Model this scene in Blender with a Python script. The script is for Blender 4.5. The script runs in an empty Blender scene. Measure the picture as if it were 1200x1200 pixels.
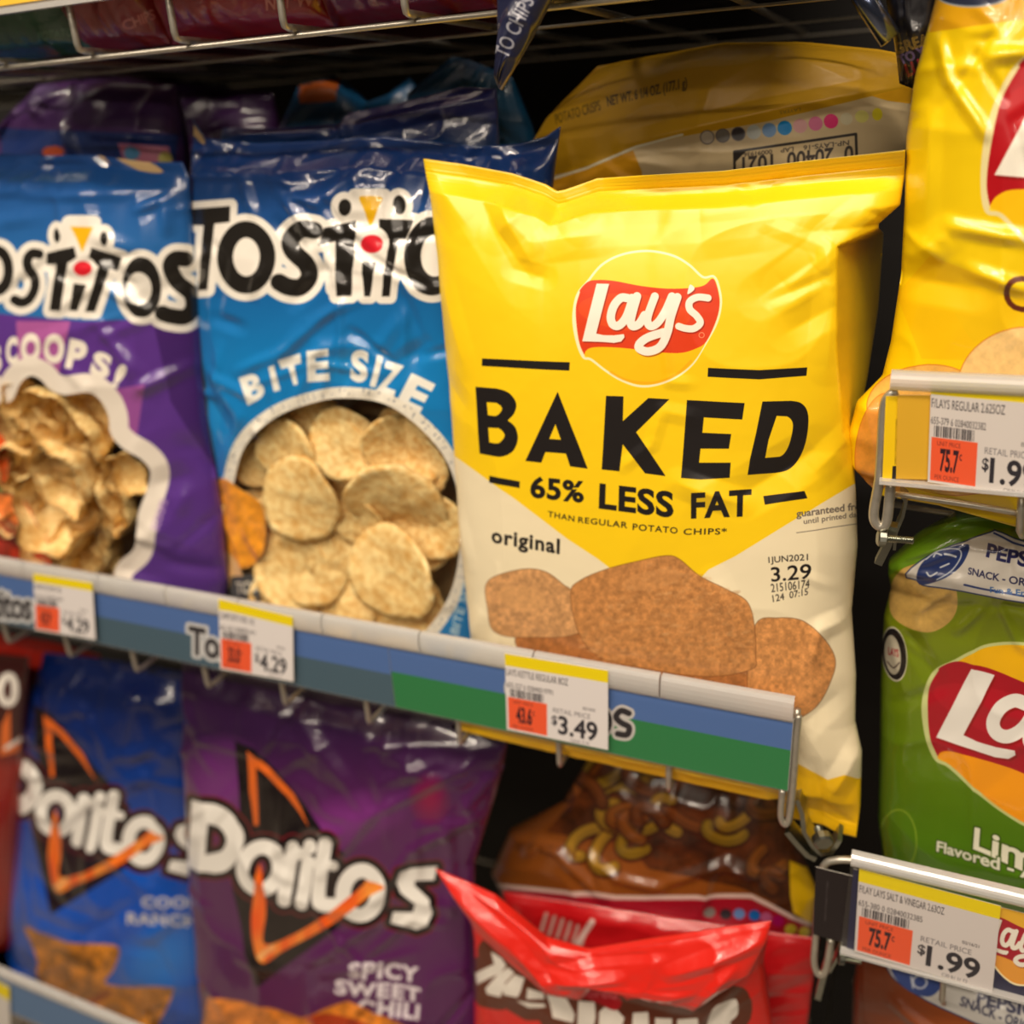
import bpy, math, random
import numpy as np
from mathutils import Matrix, Vector

# ------------------------------------------------------------------ camera, world, lights, exposure
S = bpy.context.scene
COL = S.collection
CAM = np.array([0.0, -0.5, 1.5])
F = 1067.708                                   # focal length in photo pixels (1200 px frame)
R = np.array([[0.91981388, -0.10613237, 0.37772788],
              [0.38846752, 0.3815306, -0.83876539],
              [-0.05509458, 0.91824306, 0.39216612]])
cd = bpy.data.cameras.new('camera')
cam = bpy.data.objects.new('camera', cd)
COL.objects.link(cam)
S.camera = cam
cam.matrix_world = Matrix([list(R[0]) + [CAM[0]], list(R[1]) + [CAM[1]], list(R[2]) + [CAM[2]], [0, 0, 0, 1]])
cd.sensor_width = 36
cd.lens = 36 * F / 1200
cd.clip_start = 0.01
cd.dof.use_dof = True
cd.dof.focus_distance = 0.515
cd.dof.aperture_fstop = 3.3
S.view_settings.view_transform = 'Standard'
S.view_settings.look = 'None'
S.view_settings.gamma = 1
S.view_settings.use_curve_mapping = False
S.view_settings.exposure = -0.1

W = bpy.data.worlds.new('world')
S.world = W
W.use_nodes = True
W.node_tree.nodes['Background'].inputs[0].default_value = (1.0, 0.80, 0.58, 1)
W.node_tree.nodes['Background'].inputs[1].default_value = 0.05


def area(name, loc, size, power, target, col=(1, 0.86, 0.70)):
    l = bpy.data.lights.new(name, 'AREA')
    l.shape = 'RECTANGLE'
    l.size, l.size_y = size
    l.energy = power
    l.color = col
    o = bpy.data.objects.new(name, l)
    COL.objects.link(o)
    o.location = loc
    o.rotation_euler = (Vector(target) - Vector(loc)).to_track_quat('-Z', 'Y').to_euler()
    return o


for y_, p_, w_ in ((-0.95, 56, .06), (-1.9, 42, .05), (-3.1, 20, .05), (-4.4, 16, .05)):
    area('ceiling_strip_light', (-0.4, y_, 3.15), (2.8, w_), p_, (-0.3, 0, 1.2))


# ------------------------------------------------------------------ photo geometry helpers
def rays(px, py):
    px = np.asarray(px, float); py = np.asarray(py, float)
    v = np.stack([px - 600, 600 - py, np.full(px.shape, -F)], -1)
    return v @ R.T


def on_plane(px, py, y0, zb=1.1, lean=0.0, slant=0.0, xb=0.0):
    """point of the plane y = y0 + lean*(z-zb) + slant*(x-xb) seen at a pixel of the photo"""
    d = rays(px, py)
    n = np.array([-slant, 1.0, -lean])
    c = y0 - lean * zb - slant * xb
    t = (c - CAM @ n) / (d @ n)
    return CAM + d * t[..., None]


def to_px(P):
    v = (np.asarray(P) - CAM) @ R
    return np.stack([600 + F * v[..., 0] / -v[..., 2], 600 - F * v[..., 1] / -v[..., 2]], -1)


def at(px, py, y=0.0):
    return on_plane(np.array(px), np.array(py), y)


# ------------------------------------------------------------------ numpy noise
def vnoise(x, y, seed=0):
    rs = np.random.RandomState(seed)
    tab = rs.rand(64, 64)
    xi = np.floor(x).astype(int); yi = np.floor(y).astype(int)
    fx = x - xi; fy = y - yi
    fx = fx * fx * fx * (fx * (fx * 6 - 15) + 10); fy = fy * fy * fy * (fy * (fy * 6 - 15) + 10)
    a = tab[xi % 64, yi % 64]; b = tab[(xi + 1) % 64, yi % 64]
    c = tab[xi % 64, (yi + 1) % 64]; d = tab[(xi + 1) % 64, (yi + 1) % 64]
    return (a * (1 - fx) + b * fx) * (1 - fy) + (c * (1 - fx) + d * fx) * fy


def facets(u, v, fx, fy, seed):
    """piecewise-linear creased relief (crumpled film), about 0..1"""
    rs = np.random.RandomState(seed)
    U = u * fx + 0.35 * vnoise(u * fx, v * fy, seed + 7); V = v * fy + 0.35 * vnoise(u * fx + 9, v * fy, seed + 8)
    nx, ny = int(fx) + 3, int(fy) + 3
    h = rs.rand(ny + 1, nx + 1)
    U = np.clip(U, 0, nx - 1.001); V = np.clip(V, 0, ny - 1.001)
    i = U.astype(int); j = V.astype(int); a = U - i; b = V - j
    h00 = h[j, i]; h10 = h[j, i + 1]; h01 = h[j + 1, i]; h11 = h[j + 1, i + 1]
    up = (a + b) < 1
    return np.where(up, h00 + a * (h10 - h00) + b * (h01 - h00), h11 + (1 - a) * (h01 - h11) + (1 - b) * (h10 - h11))


def ridge(u, v, fx, fy, seed):
    return 1 - np.abs(vnoise(u * fx, v * fy, seed) * 2 - 1)


# ------------------------------------------------------------------ print artwork: a small vector painter
def cr(pts, closed=True, n=8):
    p = np.asarray(pts, float)
    m = len(p)
    out = []
    for i in range(m if closed else m - 1):
        if closed:
            a, b, c, d = p[(i - 1) % m], p[i], p[(i + 1) % m], p[(i + 2) % m]
        else:
            a, b, c, d = p[max(i - 1, 0)], p[i], p[i + 1], p[min(i + 2, m - 1)]
        for t in np.arange(n) / n:
            out.append(0.5 * (2 * b + (c - a) * t + (2 * a - 5 * b + 4 * c - d) * t * t + (3 * b - a - 3 * c + d) * t ** 3))
    if not closed:
        out.append(p[-1])
    return np.array(out)


def ell(cx, cy, rx, ry, rot=0, n=40):
    t = np.arange(n) * 2 * math.pi / n
    c, s = math.cos(math.radians(rot)), math.sin(math.radians(rot))
    x, y = rx * np.cos(t), ry * np.sin(t)
    return np.stack([cx + x * c - y * s, cy + x * s + y * c], -1)


def ring_edges(c):
    c = np.asarray(c, float)
    return np.concatenate([c, np.roll(c, -1, 0)], 1)


def open_edges(c):
    c = np.asarray(c, float)
    return np.concatenate([c[:-1], c[1:]], 1)


def homog(src, dst):
    A = []; b = []
    for (x, y), (X, Y) in zip(src, dst):
        A.append([x, y, 1, 0, 0, 0, -X * x, -X * y]); b.append(X)
        A.append([0, 0, 0, x, y, 1, -Y * x, -Y * y]); b.append(Y)
    h = np.linalg.solve(np.array(A, float), np.array(b, float))
    H = np.append(h, 1).reshape(3, 3)

    def f(p):
        q = np.concatenate([p, np.ones((len(p), 1))], 1) @ H.T
        return q[:, :2] / q[:, 2:]
    return f


def affine(ox, oy, cx, cy, a, b, c, d):
    def f(p):
        X = p[:, 0] - cx; Y = p[:, 1] - cy
        return np.stack([ox + a * X + b * Y, oy + c * X + d * Y], -1)
    return f


_tc = {}


def text_edges(body, bold=0.0, spacing=1.0):
    key = (body, bold, spacing)
    if key not in _tc:
        c = bpy.data.curves.new('t', 'FONT')
        c.body = body; c.offset = bold; c.space_character = spacing; c.resolution_u = 4
        o = bpy.data.objects.new('t', c)
        m = o.to_mesh()
        v = np.array([(a.co.x, -a.co.y) for a in m.vertices])
        cnt = {}
        for p in m.polygons:
            for e in p.edge_keys:
                cnt[e] = cnt.get(e, 0) + 1
        e = np.array([[*v[a], *v[b]] for (a, b), k in cnt.items() if k == 1])
        _tc[key] = e
        o.to_mesh_clear()
        bpy.data.objects.remove(o)
        bpy.data.curves.remove(c)
    return _tc[key]


class Art:
    def __init__(s, x0, y0, x1, y1, k, base):
        s.x0, s.y0, s.k = x0, y0, k
        s.w, s.h = int((x1 - x0) * k) + 2, int((y1 - y0) * k) + 2
        s.a = np.zeros((s.h, s.w, 4), np.float32)
        s.a[..., :3] = np.array(base, np.float32) / 255
        s.a[..., 3] = 1
        s.T = None
        s.sc = 1.0

    def tx(s, e):
        """edges (n,4) in local units to canvas pixels, long edges subdivided"""
        e = np.asarray(e, float)
        if s.T is None:
            q = e
        else:
            L = np.hypot(e[:, 2] - e[:, 0], e[:, 3] - e[:, 1])
            q = np.concatenate([s.T(e[:, :2]), s.T(e[:, 2:])], 1)
        o = np.array([s.x0, s.y0, s.x0, s.y0])
        return (q - o) * s.k

    def box(s, e, pad=1):
        X = e[:, [0, 2]]; Y = e[:, [1, 3]]
        x0 = max(int(X.min() - pad), 0); x1 = min(int(X.max() + pad) + 2, s.w)
        y0 = max(int(Y.min() - pad), 0); y1 = min(int(Y.max() + pad) + 2, s.h)
        return x0, y0, x1, y1

    def fillmask(s, e, M):
        x0, y0, x1, y1 = s.box(e)
        if x1 <= x0 or y1 <= y0:
            return
        n = x1 - x0
        ss = 3
        cols = np.arange(n + 1) + x0
        ys_ = np.minimum(e[:, 1], e[:, 3]); ye_ = np.maximum(e[:, 1], e[:, 3])
        dy = e[:, 3] - e[:, 1]
        dx = (e[:, 2] - e[:, 0]) / np.where(dy == 0, 1, dy)
        acc = np.zeros((y1 - y0, n), np.float32)
        for r in range((y1 - y0) * ss):
            y = y0 + (r + 0.5) / ss
            k = (ys_ <= y) & (ye_ > y)
            if not k.any():
                continue
            xs = np.sort(e[k, 0] + (y - e[k, 1]) * dx[k])
            row = acc[r // ss]
            for a, b in zip(xs[0::2], xs[1::2]):
                ia = int(min(max(a - x0 - 1, 0), n)); ib = int(min(max(b - x0 + 2, 0), n))
                if ib > ia:
                    c = cols[ia:ib + 1]
                    row[ia:ib] += np.minimum(b, c[1:][:ib - ia]) .clip(c[:ib - ia], None) - np.clip(a, c[:ib - ia], c[:ib - ia] + 1) if False else (np.clip(b - c[:ib - ia], 0, 1) - np.clip(a - c[:ib - ia], 0, 1))
        np.maximum(M[y0:y1, x0:x1], (acc / ss).clip(0, 1), out=M[y0:y1, x0:x1])

    def strokemask(s, e, w, M):
        r = w / 2
        for ax, ay, bx, by in e:
            x0 = max(int(min(ax, bx) - r - 1), 0); x1 = min(int(max(ax, bx) + r + 2), s.w)
            y0 = max(int(min(ay, by) - r - 1), 0); y1 = min(int(max(ay, by) + r + 2), s.h)
            if x1 <= x0 or y1 <= y0:
                continue
            X = np.arange(x0, x1)[None] + .5 - ax; Y = np.arange(y0, y1)[:, None] + .5 - ay
            dx, dy = bx - ax, by - ay
            t = ((X * dx + Y * dy) / max(dx * dx + dy * dy, 1e-9)).clip(0, 1)
            d = np.hypot(X - t * dx, Y - t * dy)
            v = M[y0:y1, x0:x1]
            np.maximum(v, (r - d + .5).clip(0, 1), out=v)

    def draw(s, items, col, grow=0.0, op=1.0, tex=None):
        """items: ('f', contour, ...), ('s', points, width[, closed]), ('e', edges); col: rgb 0-255, a function of photo x,y, or 'window'"""
        M = np.zeros((s.h, s.w), np.float32)
        g = grow * s.k * s.sc
        for it in items:
            if it[0] == 'f':
                e = s.tx(np.concatenate([ring_edges(c) for c in it[1:]]))
                s.fillmask(e, M)
                if g:
                    s.strokemask(e, 2 * g, M)
            elif it[0] == 'e':
                e = s.tx(it[1])
                s.fillmask(e, M)
                if g:
                    s.strokemask(e, 2 * g, M)
            else:
                e = s.tx((ring_edges if len(it) > 3 and it[3] else open_edges)(it[1]))
                s.strokemask(e, it[2] * s.k * s.sc + 2 * g, M)
        ys, xs = np.nonzero(M)
        if not len(ys):
            return
        y0, y1, x0, x1 = ys.min(), ys.max() + 1, xs.min(), xs.max() + 1
        m = M[y0:y1, x0:x1, None] * op
        v = s.a[y0:y1, x0:x1]
        if isinstance(col, str):
            v[..., 3:] *= (1 - m)
            return
        Y, X = np.mgrid[y0:y1, x0:x1]
        X = X / s.k + s.x0; Y = Y / s.k + s.y0
        c = col(X, Y) if callable(col) else np.array(col, np.float32)
        c = np.broadcast_to(np.asarray(c, np.float32) / 255, v[..., :3].shape)
        if tex:
            amp, sc, seed = tex
            nz = vnoise(X / sc, Y / sc, seed) * .5 + vnoise(X / sc * 2.3, Y / sc * 2.3, seed + 1) * .3 + vnoise(X / sc * 5, Y / sc * 5, seed + 2) * .2
            c = c * (1 + amp * (nz[..., None] - .5) * 2)
        v[..., :3] = v[..., :3] * (1 - m) + c * m
        v[..., 3:] = v[..., 3:] * (1 - m) + m

    def fill(s, pts, col, **k):
        s.draw([('f', pts)], col, **k)

    def line(s, pts, w, col, closed=False, **k):
        s.draw([('s', pts, w, closed)], col, **k)

    def textitem(s, body, quad, bold=0.0, spacing=1.0):
        e = text_edges(body, bold, spacing)
        x0, x1 = e[:, [0, 2]].min(), e[:, [0, 2]].max(); y0, y1 = e[:, [1, 3]].min(), e[:, [1, 3]].max()
        H = homog([(x0, y0), (x1, y0), (x1, y1), (x0, y1)], quad)
        return ('e', np.concatenate([H(e[:, :2]), H(e[:, 2:])], 1))

    def text(s, body, quad, col, bold=0.0, spacing=1.0, **k):
        if len(quad) == 2:                                    # top-left, bottom-right
            (a, b), (c, d) = quad
            quad = [(a, b), (c, b), (c, d), (a, d)]
        s.draw([s.textitem(body, quad, bold, spacing)], col, **k)


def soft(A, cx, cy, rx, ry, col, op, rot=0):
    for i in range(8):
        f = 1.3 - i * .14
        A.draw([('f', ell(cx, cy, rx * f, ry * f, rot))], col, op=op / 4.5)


def lerp(c0, c1, y0, y1, axis=1):
    c0 = np.array(c0, float); c1 = np.array(c1, float)

    def f(X, Y):
        t = (((Y if axis else X) - y0) / (y1 - y0)).clip(0, 1)[..., None]
        return c0 * (1 - t) + c1 * t
    return f


def zoomT(ox, oy, sc):
    return lambda p: np.stack([ox + p[:, 0] / sc, oy + p[:, 1] / sc], -1)


def to_image(name, art, gx, gy, W_, H_):
    """bake: gx, gy are (nv+1, nu+1) photo positions of the surface grid; returns an image in the surface's own uv"""
    nv, nu = gx.shape[0] - 1, gx.shape[1] - 1
    u = (np.arange(W_) + .5) / W_ * nu; v = (np.arange(H_) + .5) / H_ * nv
    i = np.minimum(u.astype(int), nu - 1); j = np.minimum(v.astype(int), nv - 1)
    a = (u - i)[None]; b = (v - j)[:, None]

    def bl(g):
        g0 = g[j][:, i]; g1 = g[j][:, i + 1]; g2 = g[j + 1][:, i]; g3 = g[j + 1][:, i + 1]
        return (g0 * (1 - a) + g1 * a) * (1 - b) + (g2 * (1 - a) + g3 * a) * b
    X = ((bl(gx) - art.x0) * art.k - .5).clip(0, art.w - 1.001); Y = ((bl(gy) - art.y0) * art.k - .5).clip(0, art.h - 1.001)
    xi = X.astype(int); yi = Y.astype(int); fx = (X - xi)[..., None].astype(np.float32); fy = (Y - yi)[..., None].astype(np.float32)
    A = art.a
    P = (A[yi, xi] * (1 - fx) + A[yi, xi + 1] * fx) * (1 - fy) + (A[yi + 1, xi] * (1 - fx) + A[yi + 1, xi + 1] * fx) * fy
    im = bpy.data.images.new(name, W_, H_, alpha=True)
    im.alpha_mode = 'CHANNEL_PACKED'
    im.pixels.foreach_set(np.ascontiguousarray(P[::-1].clip(0, 1)).ravel())
    im.update()
    im.pack()
    return im


# ------------------------------------------------------------------ materials
def new_mat(name):
    m = bpy.data.materials.new(name)
    m.use_nodes = True
    return m, m.node_tree, m.node_tree.nodes['Principled BSDF']


def lin(c):
    c = np.array(c, float) / 255
    return [float(x) for x in np.where(c <= .04045, c / 12.92, ((c + .055) / 1.055) ** 2.4)] + [1]


_mc = {}


def mat(name, col, rough=.5, metal=0.0, coat=0.0, noise=0.0, nscale=60, bump=0.0, alpha=1.0, trans=0.0):
    if name in _mc:
        return _mc[name]
    m, nt, p = new_mat(name)
    p.inputs['Base Color'].default_value = lin(col)
    p.inputs['Roughness'].default_value = rough
    p.inputs['Metallic'].default_value = metal
    p.inputs['Coat Weight'].default_value = coat
    p.inputs['Coat Roughness'].default_value = .08
    p.inputs['Alpha'].default_value = alpha
    p.inputs['Transmission Weight'].default_value = trans
    tc = nt.nodes.new('ShaderNodeTexCoord')
    n = nt.nodes.new('ShaderNodeTexNoise')
    n.inputs['Scale'].default_value = nscale
    n.inputs['Detail'].default_value = 4
    nt.links.new(tc.outputs['Object'], n.inputs['Vector'])
    if noise:
        mx = nt.nodes.new('ShaderNodeMixRGB')
        mx.blend_type = 'MULTIPLY'
        mx.inputs[0].default_value = 1
        mr = nt.nodes.new('ShaderNodeMapRange')
        mr.inputs['From Min'].default_value = .3; mr.inputs['From Max'].default_value = .7
        mr.inputs['To Min'].default_value = 1 - noise; mr.inputs['To Max'].default_value = 1.0
        nt.links.new(n.outputs['Fac'], mr.inputs['Value'])
        mx.inputs[1].default_value = lin(col)
        nt.links.new(mr.outputs[0], mx.inputs[2])
        nt.links.new(mx.outputs[0], p.inputs['Base Color'])
    if bump:
        b = nt.nodes.new('ShaderNodeBump')
        b.inputs['Strength'].default_value = bump
        b.inputs['Distance'].default_value = .001
        nt.links.new(n.outputs['Fac'], b.inputs['Height'])
        nt.links.new(b.outputs[0], p.inputs['Normal'])
    _mc[name] = m
    return m


def schlick(nt, f0, normal=None):
    """reflectance of a thin sheet, the same from both of its sides"""
    lw = nt.nodes.new('ShaderNodeLayerWeight'); lw.inputs['Blend'].default_value = .5
    if normal is not None:
        nt.links.new(normal, lw.inputs['Normal'])
    pw = nt.nodes.new('ShaderNodeMath'); pw.operation = 'POWER'; pw.inputs[1].default_value = 5
    nt.links.new(lw.outputs['Facing'], pw.inputs[0])
    ma = nt.nodes.new('ShaderNodeMath'); ma.operation = 'MULTIPLY_ADD'; ma.inputs[1].default_value = 1 - f0; ma.inputs[2].default_value = f0
    nt.links.new(pw.outputs[0], ma.inputs[0])
    return ma


def clear_film(name, tint=(1, 1, 1, 1), gloss=.10, rough=.08):
    if name in _mc:
        return _mc[name]
    m, nt, p = new_mat(name)
    nt.nodes.remove(p)
    t = nt.nodes.new('ShaderNodeBsdfTransparent'); t.inputs[0].default_value = tint
    g = nt.nodes.new('ShaderNodeBsdfGlossy'); g.inputs['Roughness'].default_value = rough
    ad = schlick(nt, gloss * .4)
    mx = nt.nodes.new('ShaderNodeMixShader')
    nt.links.new(ad.outputs[0], mx.inputs[0]); nt.links.new(t.outputs[0], mx.inputs[1]); nt.links.new(g.outputs[0], mx.inputs[2])
    nt.links.new(mx.outputs[0], nt.nodes['Material Output'].inputs[0])
    _mc[name] = m
    return m


def print_mat(name, im, rough=.35, coat=.6, coat_rough=.06, window=False, bump=.25, bscale=90, metal=0.0):
    m, nt, p = new_mat(name)
    tx = nt.nodes.new('ShaderNodeTexImage')
    tx.image = im
    tx.interpolation = 'Cubic'
    nt.links.new(tx.outputs['Color'], p.inputs['Base Color'])
    p.inputs['Roughness'].default_value = rough
    p.inputs['Metallic'].default_value = metal
    p.inputs['Coat Weight'].default_value = coat
    p.inputs['Coat Roughness'].default_value = coat_rough
    if bump:
        tc = nt.nodes.new('ShaderNodeTexCoord')
        n = nt.nodes.new('ShaderNodeTexNoise')
        n.inputs['Scale'].default_value = bscale; n.inputs['Detail'].default_value = 2
        nt.links.new(tc.outputs['Object'], n.inputs['Vector'])
        b = nt.nodes.new('ShaderNodeBump')
        b.inputs['Strength'].default_value = bump; b.inputs['Distance'].default_value = .002
        nt.links.new(n.outputs['Fac'], b.inputs['Height'])
        nt.links.new(b.outputs[0], p.inputs['Normal']); nt.links.new(b.outputs[0], p.inputs['Coat Normal'])
    if window:
        t = nt.nodes.new('ShaderNodeBsdfTransparent'); t.inputs[0].default_value = (.97, .96, .93, 1)
        g = nt.nodes.new('ShaderNodeBsdfGlossy'); g.inputs['Roughness'].default_value = .1
        f = schlick(nt, .05, b.outputs[0])
        nt.links.new(b.outputs[0], g.inputs['Normal'])
        w = nt.nodes.new('ShaderNodeMixShader'); mx = nt.nodes.new('ShaderNodeMixShader')
        nt.links.new(f.outputs[0], w.inputs[0]); nt.links.new(t.outputs[0], w.inputs[1]); nt.links.new(g.outputs[0], w.inputs[2])
        nt.links.new(tx.outputs['Alpha'], mx.inputs[0]); nt.links.new(w.outputs[0], mx.inputs[1]); nt.links.new(p.outputs[0], mx.inputs[2])
        nt.links.new(mx.outputs[0], nt.nodes['Material Output'].inputs[0])
    return m


# ------------------------------------------------------------------ object helpers
def tag(o, label=None, cat=None, group=None, kind=None):
    if label: o['label'] = label
    if cat: o['category'] = cat
    if group: o['group'] = group
    if kind: o['kind'] = kind
    return o


def mesh_obj(name, verts, faces, mats, parent=None, smooth=True, uvs=None, midx=None):
    me = bpy.data.meshes.new(name)
    if isinstance(faces, np.ndarray):
        vv = np.asarray(verts, np.float32)
        me.vertices.add(len(vv)); me.vertices.foreach_set('co', vv.ravel())
        me.loops.add(faces.size); me.loops.foreach_set('vertex_index', faces.astype(np.int32).ravel())
        me.polygons.add(len(faces)); me.polygons.foreach_set('loop_start', np.arange(len(faces), dtype=np.int32) * 4)
        me.update(calc_edges=True)
    else:
        me.from_pydata([tuple(map(float, v)) for v in verts], [], [tuple(map(int, f)) for f in faces])
    for m in (mats if isinstance(mats, (list, tuple)) else [mats]):
        me.materials.append(m)
    if midx is not None:
        me.polygons.foreach_set('material_index', np.asarray(midx, np.int32))
    if smooth:
        me.polygons.foreach_set('use_smooth', np.ones(len(faces), bool))
    if uvs is not None:
        l = me.uv_layers.new(name='uv')
        vi = np.empty(len(me.loops), np.int32); me.loops.foreach_get('vertex_index', vi)
        l.data.foreach_set('uv', np.asarray(uvs, np.float32)[vi].ravel())
    me.update()
    o = bpy.data.objects.new(name, me)
    COL.objects.link(o)
    if parent is not None:
        o.parent = parent
        o.matrix_parent_inverse = parent.matrix_basis.inverted()
    return o


def empty(name, loc, label, cat, group=None, kind=None):
    o = bpy.data.objects.new(name, None)
    COL.objects.link(o)
    o.location = tuple(map(float, loc))
    o.empty_display_size = .02
    return tag(o, label, cat, group, kind)


def tube(name, pts, r, m, parent=None, n=8, smooth_path=0):
    P = np.asarray(pts, float)
    if smooth_path:
        P = cr3(P, smooth_path)
    k = len(P)
    T = np.gradient(P, axis=0)
    T /= np.linalg.norm(T, axis=1)[:, None] + 1e-12
    up = np.array([0, 0, 1.0]) if abs(T[0][2]) < .9 else np.array([1.0, 0, 0])
    V = []
    for i in range(k):
        a = np.cross(T[i], up); a /= np.linalg.norm(a) + 1e-12
        b = np.cross(a, T[i]); up = b
        for q in range(n):
            t = 2 * math.pi * q / n
            V.append(P[i] + r * (math.cos(t) * a + math.sin(t) * b))
    Fc = []
    for i in range(k - 1):
        for q in range(n):
            Fc.append((i * n + q, i * n + (q + 1) % n, (i + 1) * n + (q + 1) % n, (i + 1) * n + q))
    Fc.append(tuple(range(n))[::-1]); Fc.append(tuple(range((k - 1) * n, k * n)))
    return mesh_obj(name, V, Fc, m, parent)


def cr3(P, n):
    m = len(P); out = []
    for i in range(m - 1):
        a, b, c, d = P[max(i - 1, 0)], P[i], P[i + 1], P[min(i + 2, m - 1)]
        for t in np.arange(n) / n:
            out.append(0.5 * (2 * b + (c - a) * t + (2 * a - 5 * b + 4 * c - d) * t * t + (3 * b - a - 3 * c + d) * t ** 3))
    out.append(P[-1])
    return np.array(out)


def box_obj(name, x0, x1, y0, y1, z0, z1, m, parent=None):
    V = [(x, y, z) for x in (x0, x1) for y in (y0, y1) for z in (z0, z1)]
    Fc = [(0, 1, 3, 2), (4, 6, 7, 5), (0, 4, 5, 1), (2, 3, 7, 6), (0, 2, 6, 4), (1, 5, 7, 3)]
    return mesh_obj(name, V, Fc, m, parent, smooth=False)


def profile_x(name, prof, x0, x1, m, parent=None, smooth=True):
    """closed (y,z) profile extruded along x"""
    n = len(prof)
    V = [(x0, y, z) for y, z in prof] + [(x1, y, z) for y, z in prof]
    Fc = [(i, (i + 1) % n, n + (i + 1) % n, n + i) for i in range(n)] + [tuple(range(n))[::-1], tuple(range(n, 2 * n))]
    o = mesh_obj(name, V, Fc, m, parent, smooth=False)
    return o


def sheet(name, C4, th, m_front, m_side, parent=None, nu=1, nv=1, curl=0.0):
    """thin printed card: corners TL TR BR BL in world, print on the side that faces -y"""
    C4 = np.asarray(C4, float)
    V = []; UV = []
    for s in (0, 1):
        for j in range(nv + 1):
            for i in range(nu + 1):
                u, v = i / nu, j / nv
                p = (C4[0] * (1 - u) + C4[1] * u) * (1 - v) + (C4[3] * (1 - u) + C4[2] * u) * v
                V.append(p + np.array([0, s * th - curl * math.sin(math.pi * u), 0])); UV.append((u, 1 - v))
    N = (nu + 1) * (nv + 1)
    Fc = []; mi = []
    for j in range(nv):
        for i in range(nu):
            a = j * (nu + 1) + i
            Fc.append((a, a + nu + 1, a + nu + 2, a + 1)); mi.append(0)
            Fc.append((N + a, N + a + 1, N + a + nu + 2, N + a + nu + 1)); mi.append(1)
    rim = list(range(nu + 1)) + [j * (nu + 1) + nu for j in range(1, nv + 1)] + [nv * (nu + 1) + i for i in range(nu - 1, -1, -1)] + [j * (nu + 1) for j in range(nv - 1, 0, -1)]
    for a, b in zip(rim, rim[1:] + rim[:1]):
        Fc.append((a, b, N + b, N + a)); mi.append(1)
    return mesh_obj(name, V, Fc, [m_front, m_side], parent, smooth=False, uvs=UV, midx=mi)


def card(name, quad_px, y, art_fn, base, parent=None, k=4, th=.0004, pad=4, rough=.45, coat=0.0, corners=None):
    """flat printed card on the plane y = const whose corners show at quad_px in the photo"""
    q = np.array(quad_px, float)
    C4 = on_plane(q[:, 0], q[:, 1], y) if corners is None else np.array(corners, float)
    qq = to_px(C4)
    A = Art(qq[:, 0].min() - pad, qq[:, 1].min() - pad, qq[:, 0].max() + pad, qq[:, 1].max() + pad, k, base)
    art_fn(A, qq)
    n = 12
    g = np.zeros((n + 1, n + 1, 3))
    for j in range(n + 1):
        for i in range(n + 1):
            u, v = i / n, j / n
            g[j, i] = (C4[0] * (1 - u) + C4[1] * u) * (1 - v) + (C4[3] * (1 - u) + C4[2] * u) * v
    gp = to_px(g)
    Wp = int(min(max(np.ptp(qq[:, 0]) * k, 64), 2400)); Hp = int(max(np.ptp(qq[:, 1]) * k * .9, 64))
    im = to_image(name + '_print', A, gp[..., 0], gp[..., 1], Wp, Hp)
    return sheet(name, C4, th, print_mat(name + '_print', im, rough=rough, coat=coat, bump=0), mat('card_edge', (215, 210, 200), .6), parent)


# ------------------------------------------------------------------ bag builder
DENS = 1.5
def resample(p, n, dist=True):
    p = np.asarray(p, float)
    d = np.concatenate([[0], np.cumsum(np.hypot(*(np.diff(p, axis=0).T)))])
    t = np.linspace(0, d[-1], n)
    return np.stack([np.interp(t, d, p[:, 0]), np.interp(t, d, p[:, 1])], -1)


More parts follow.
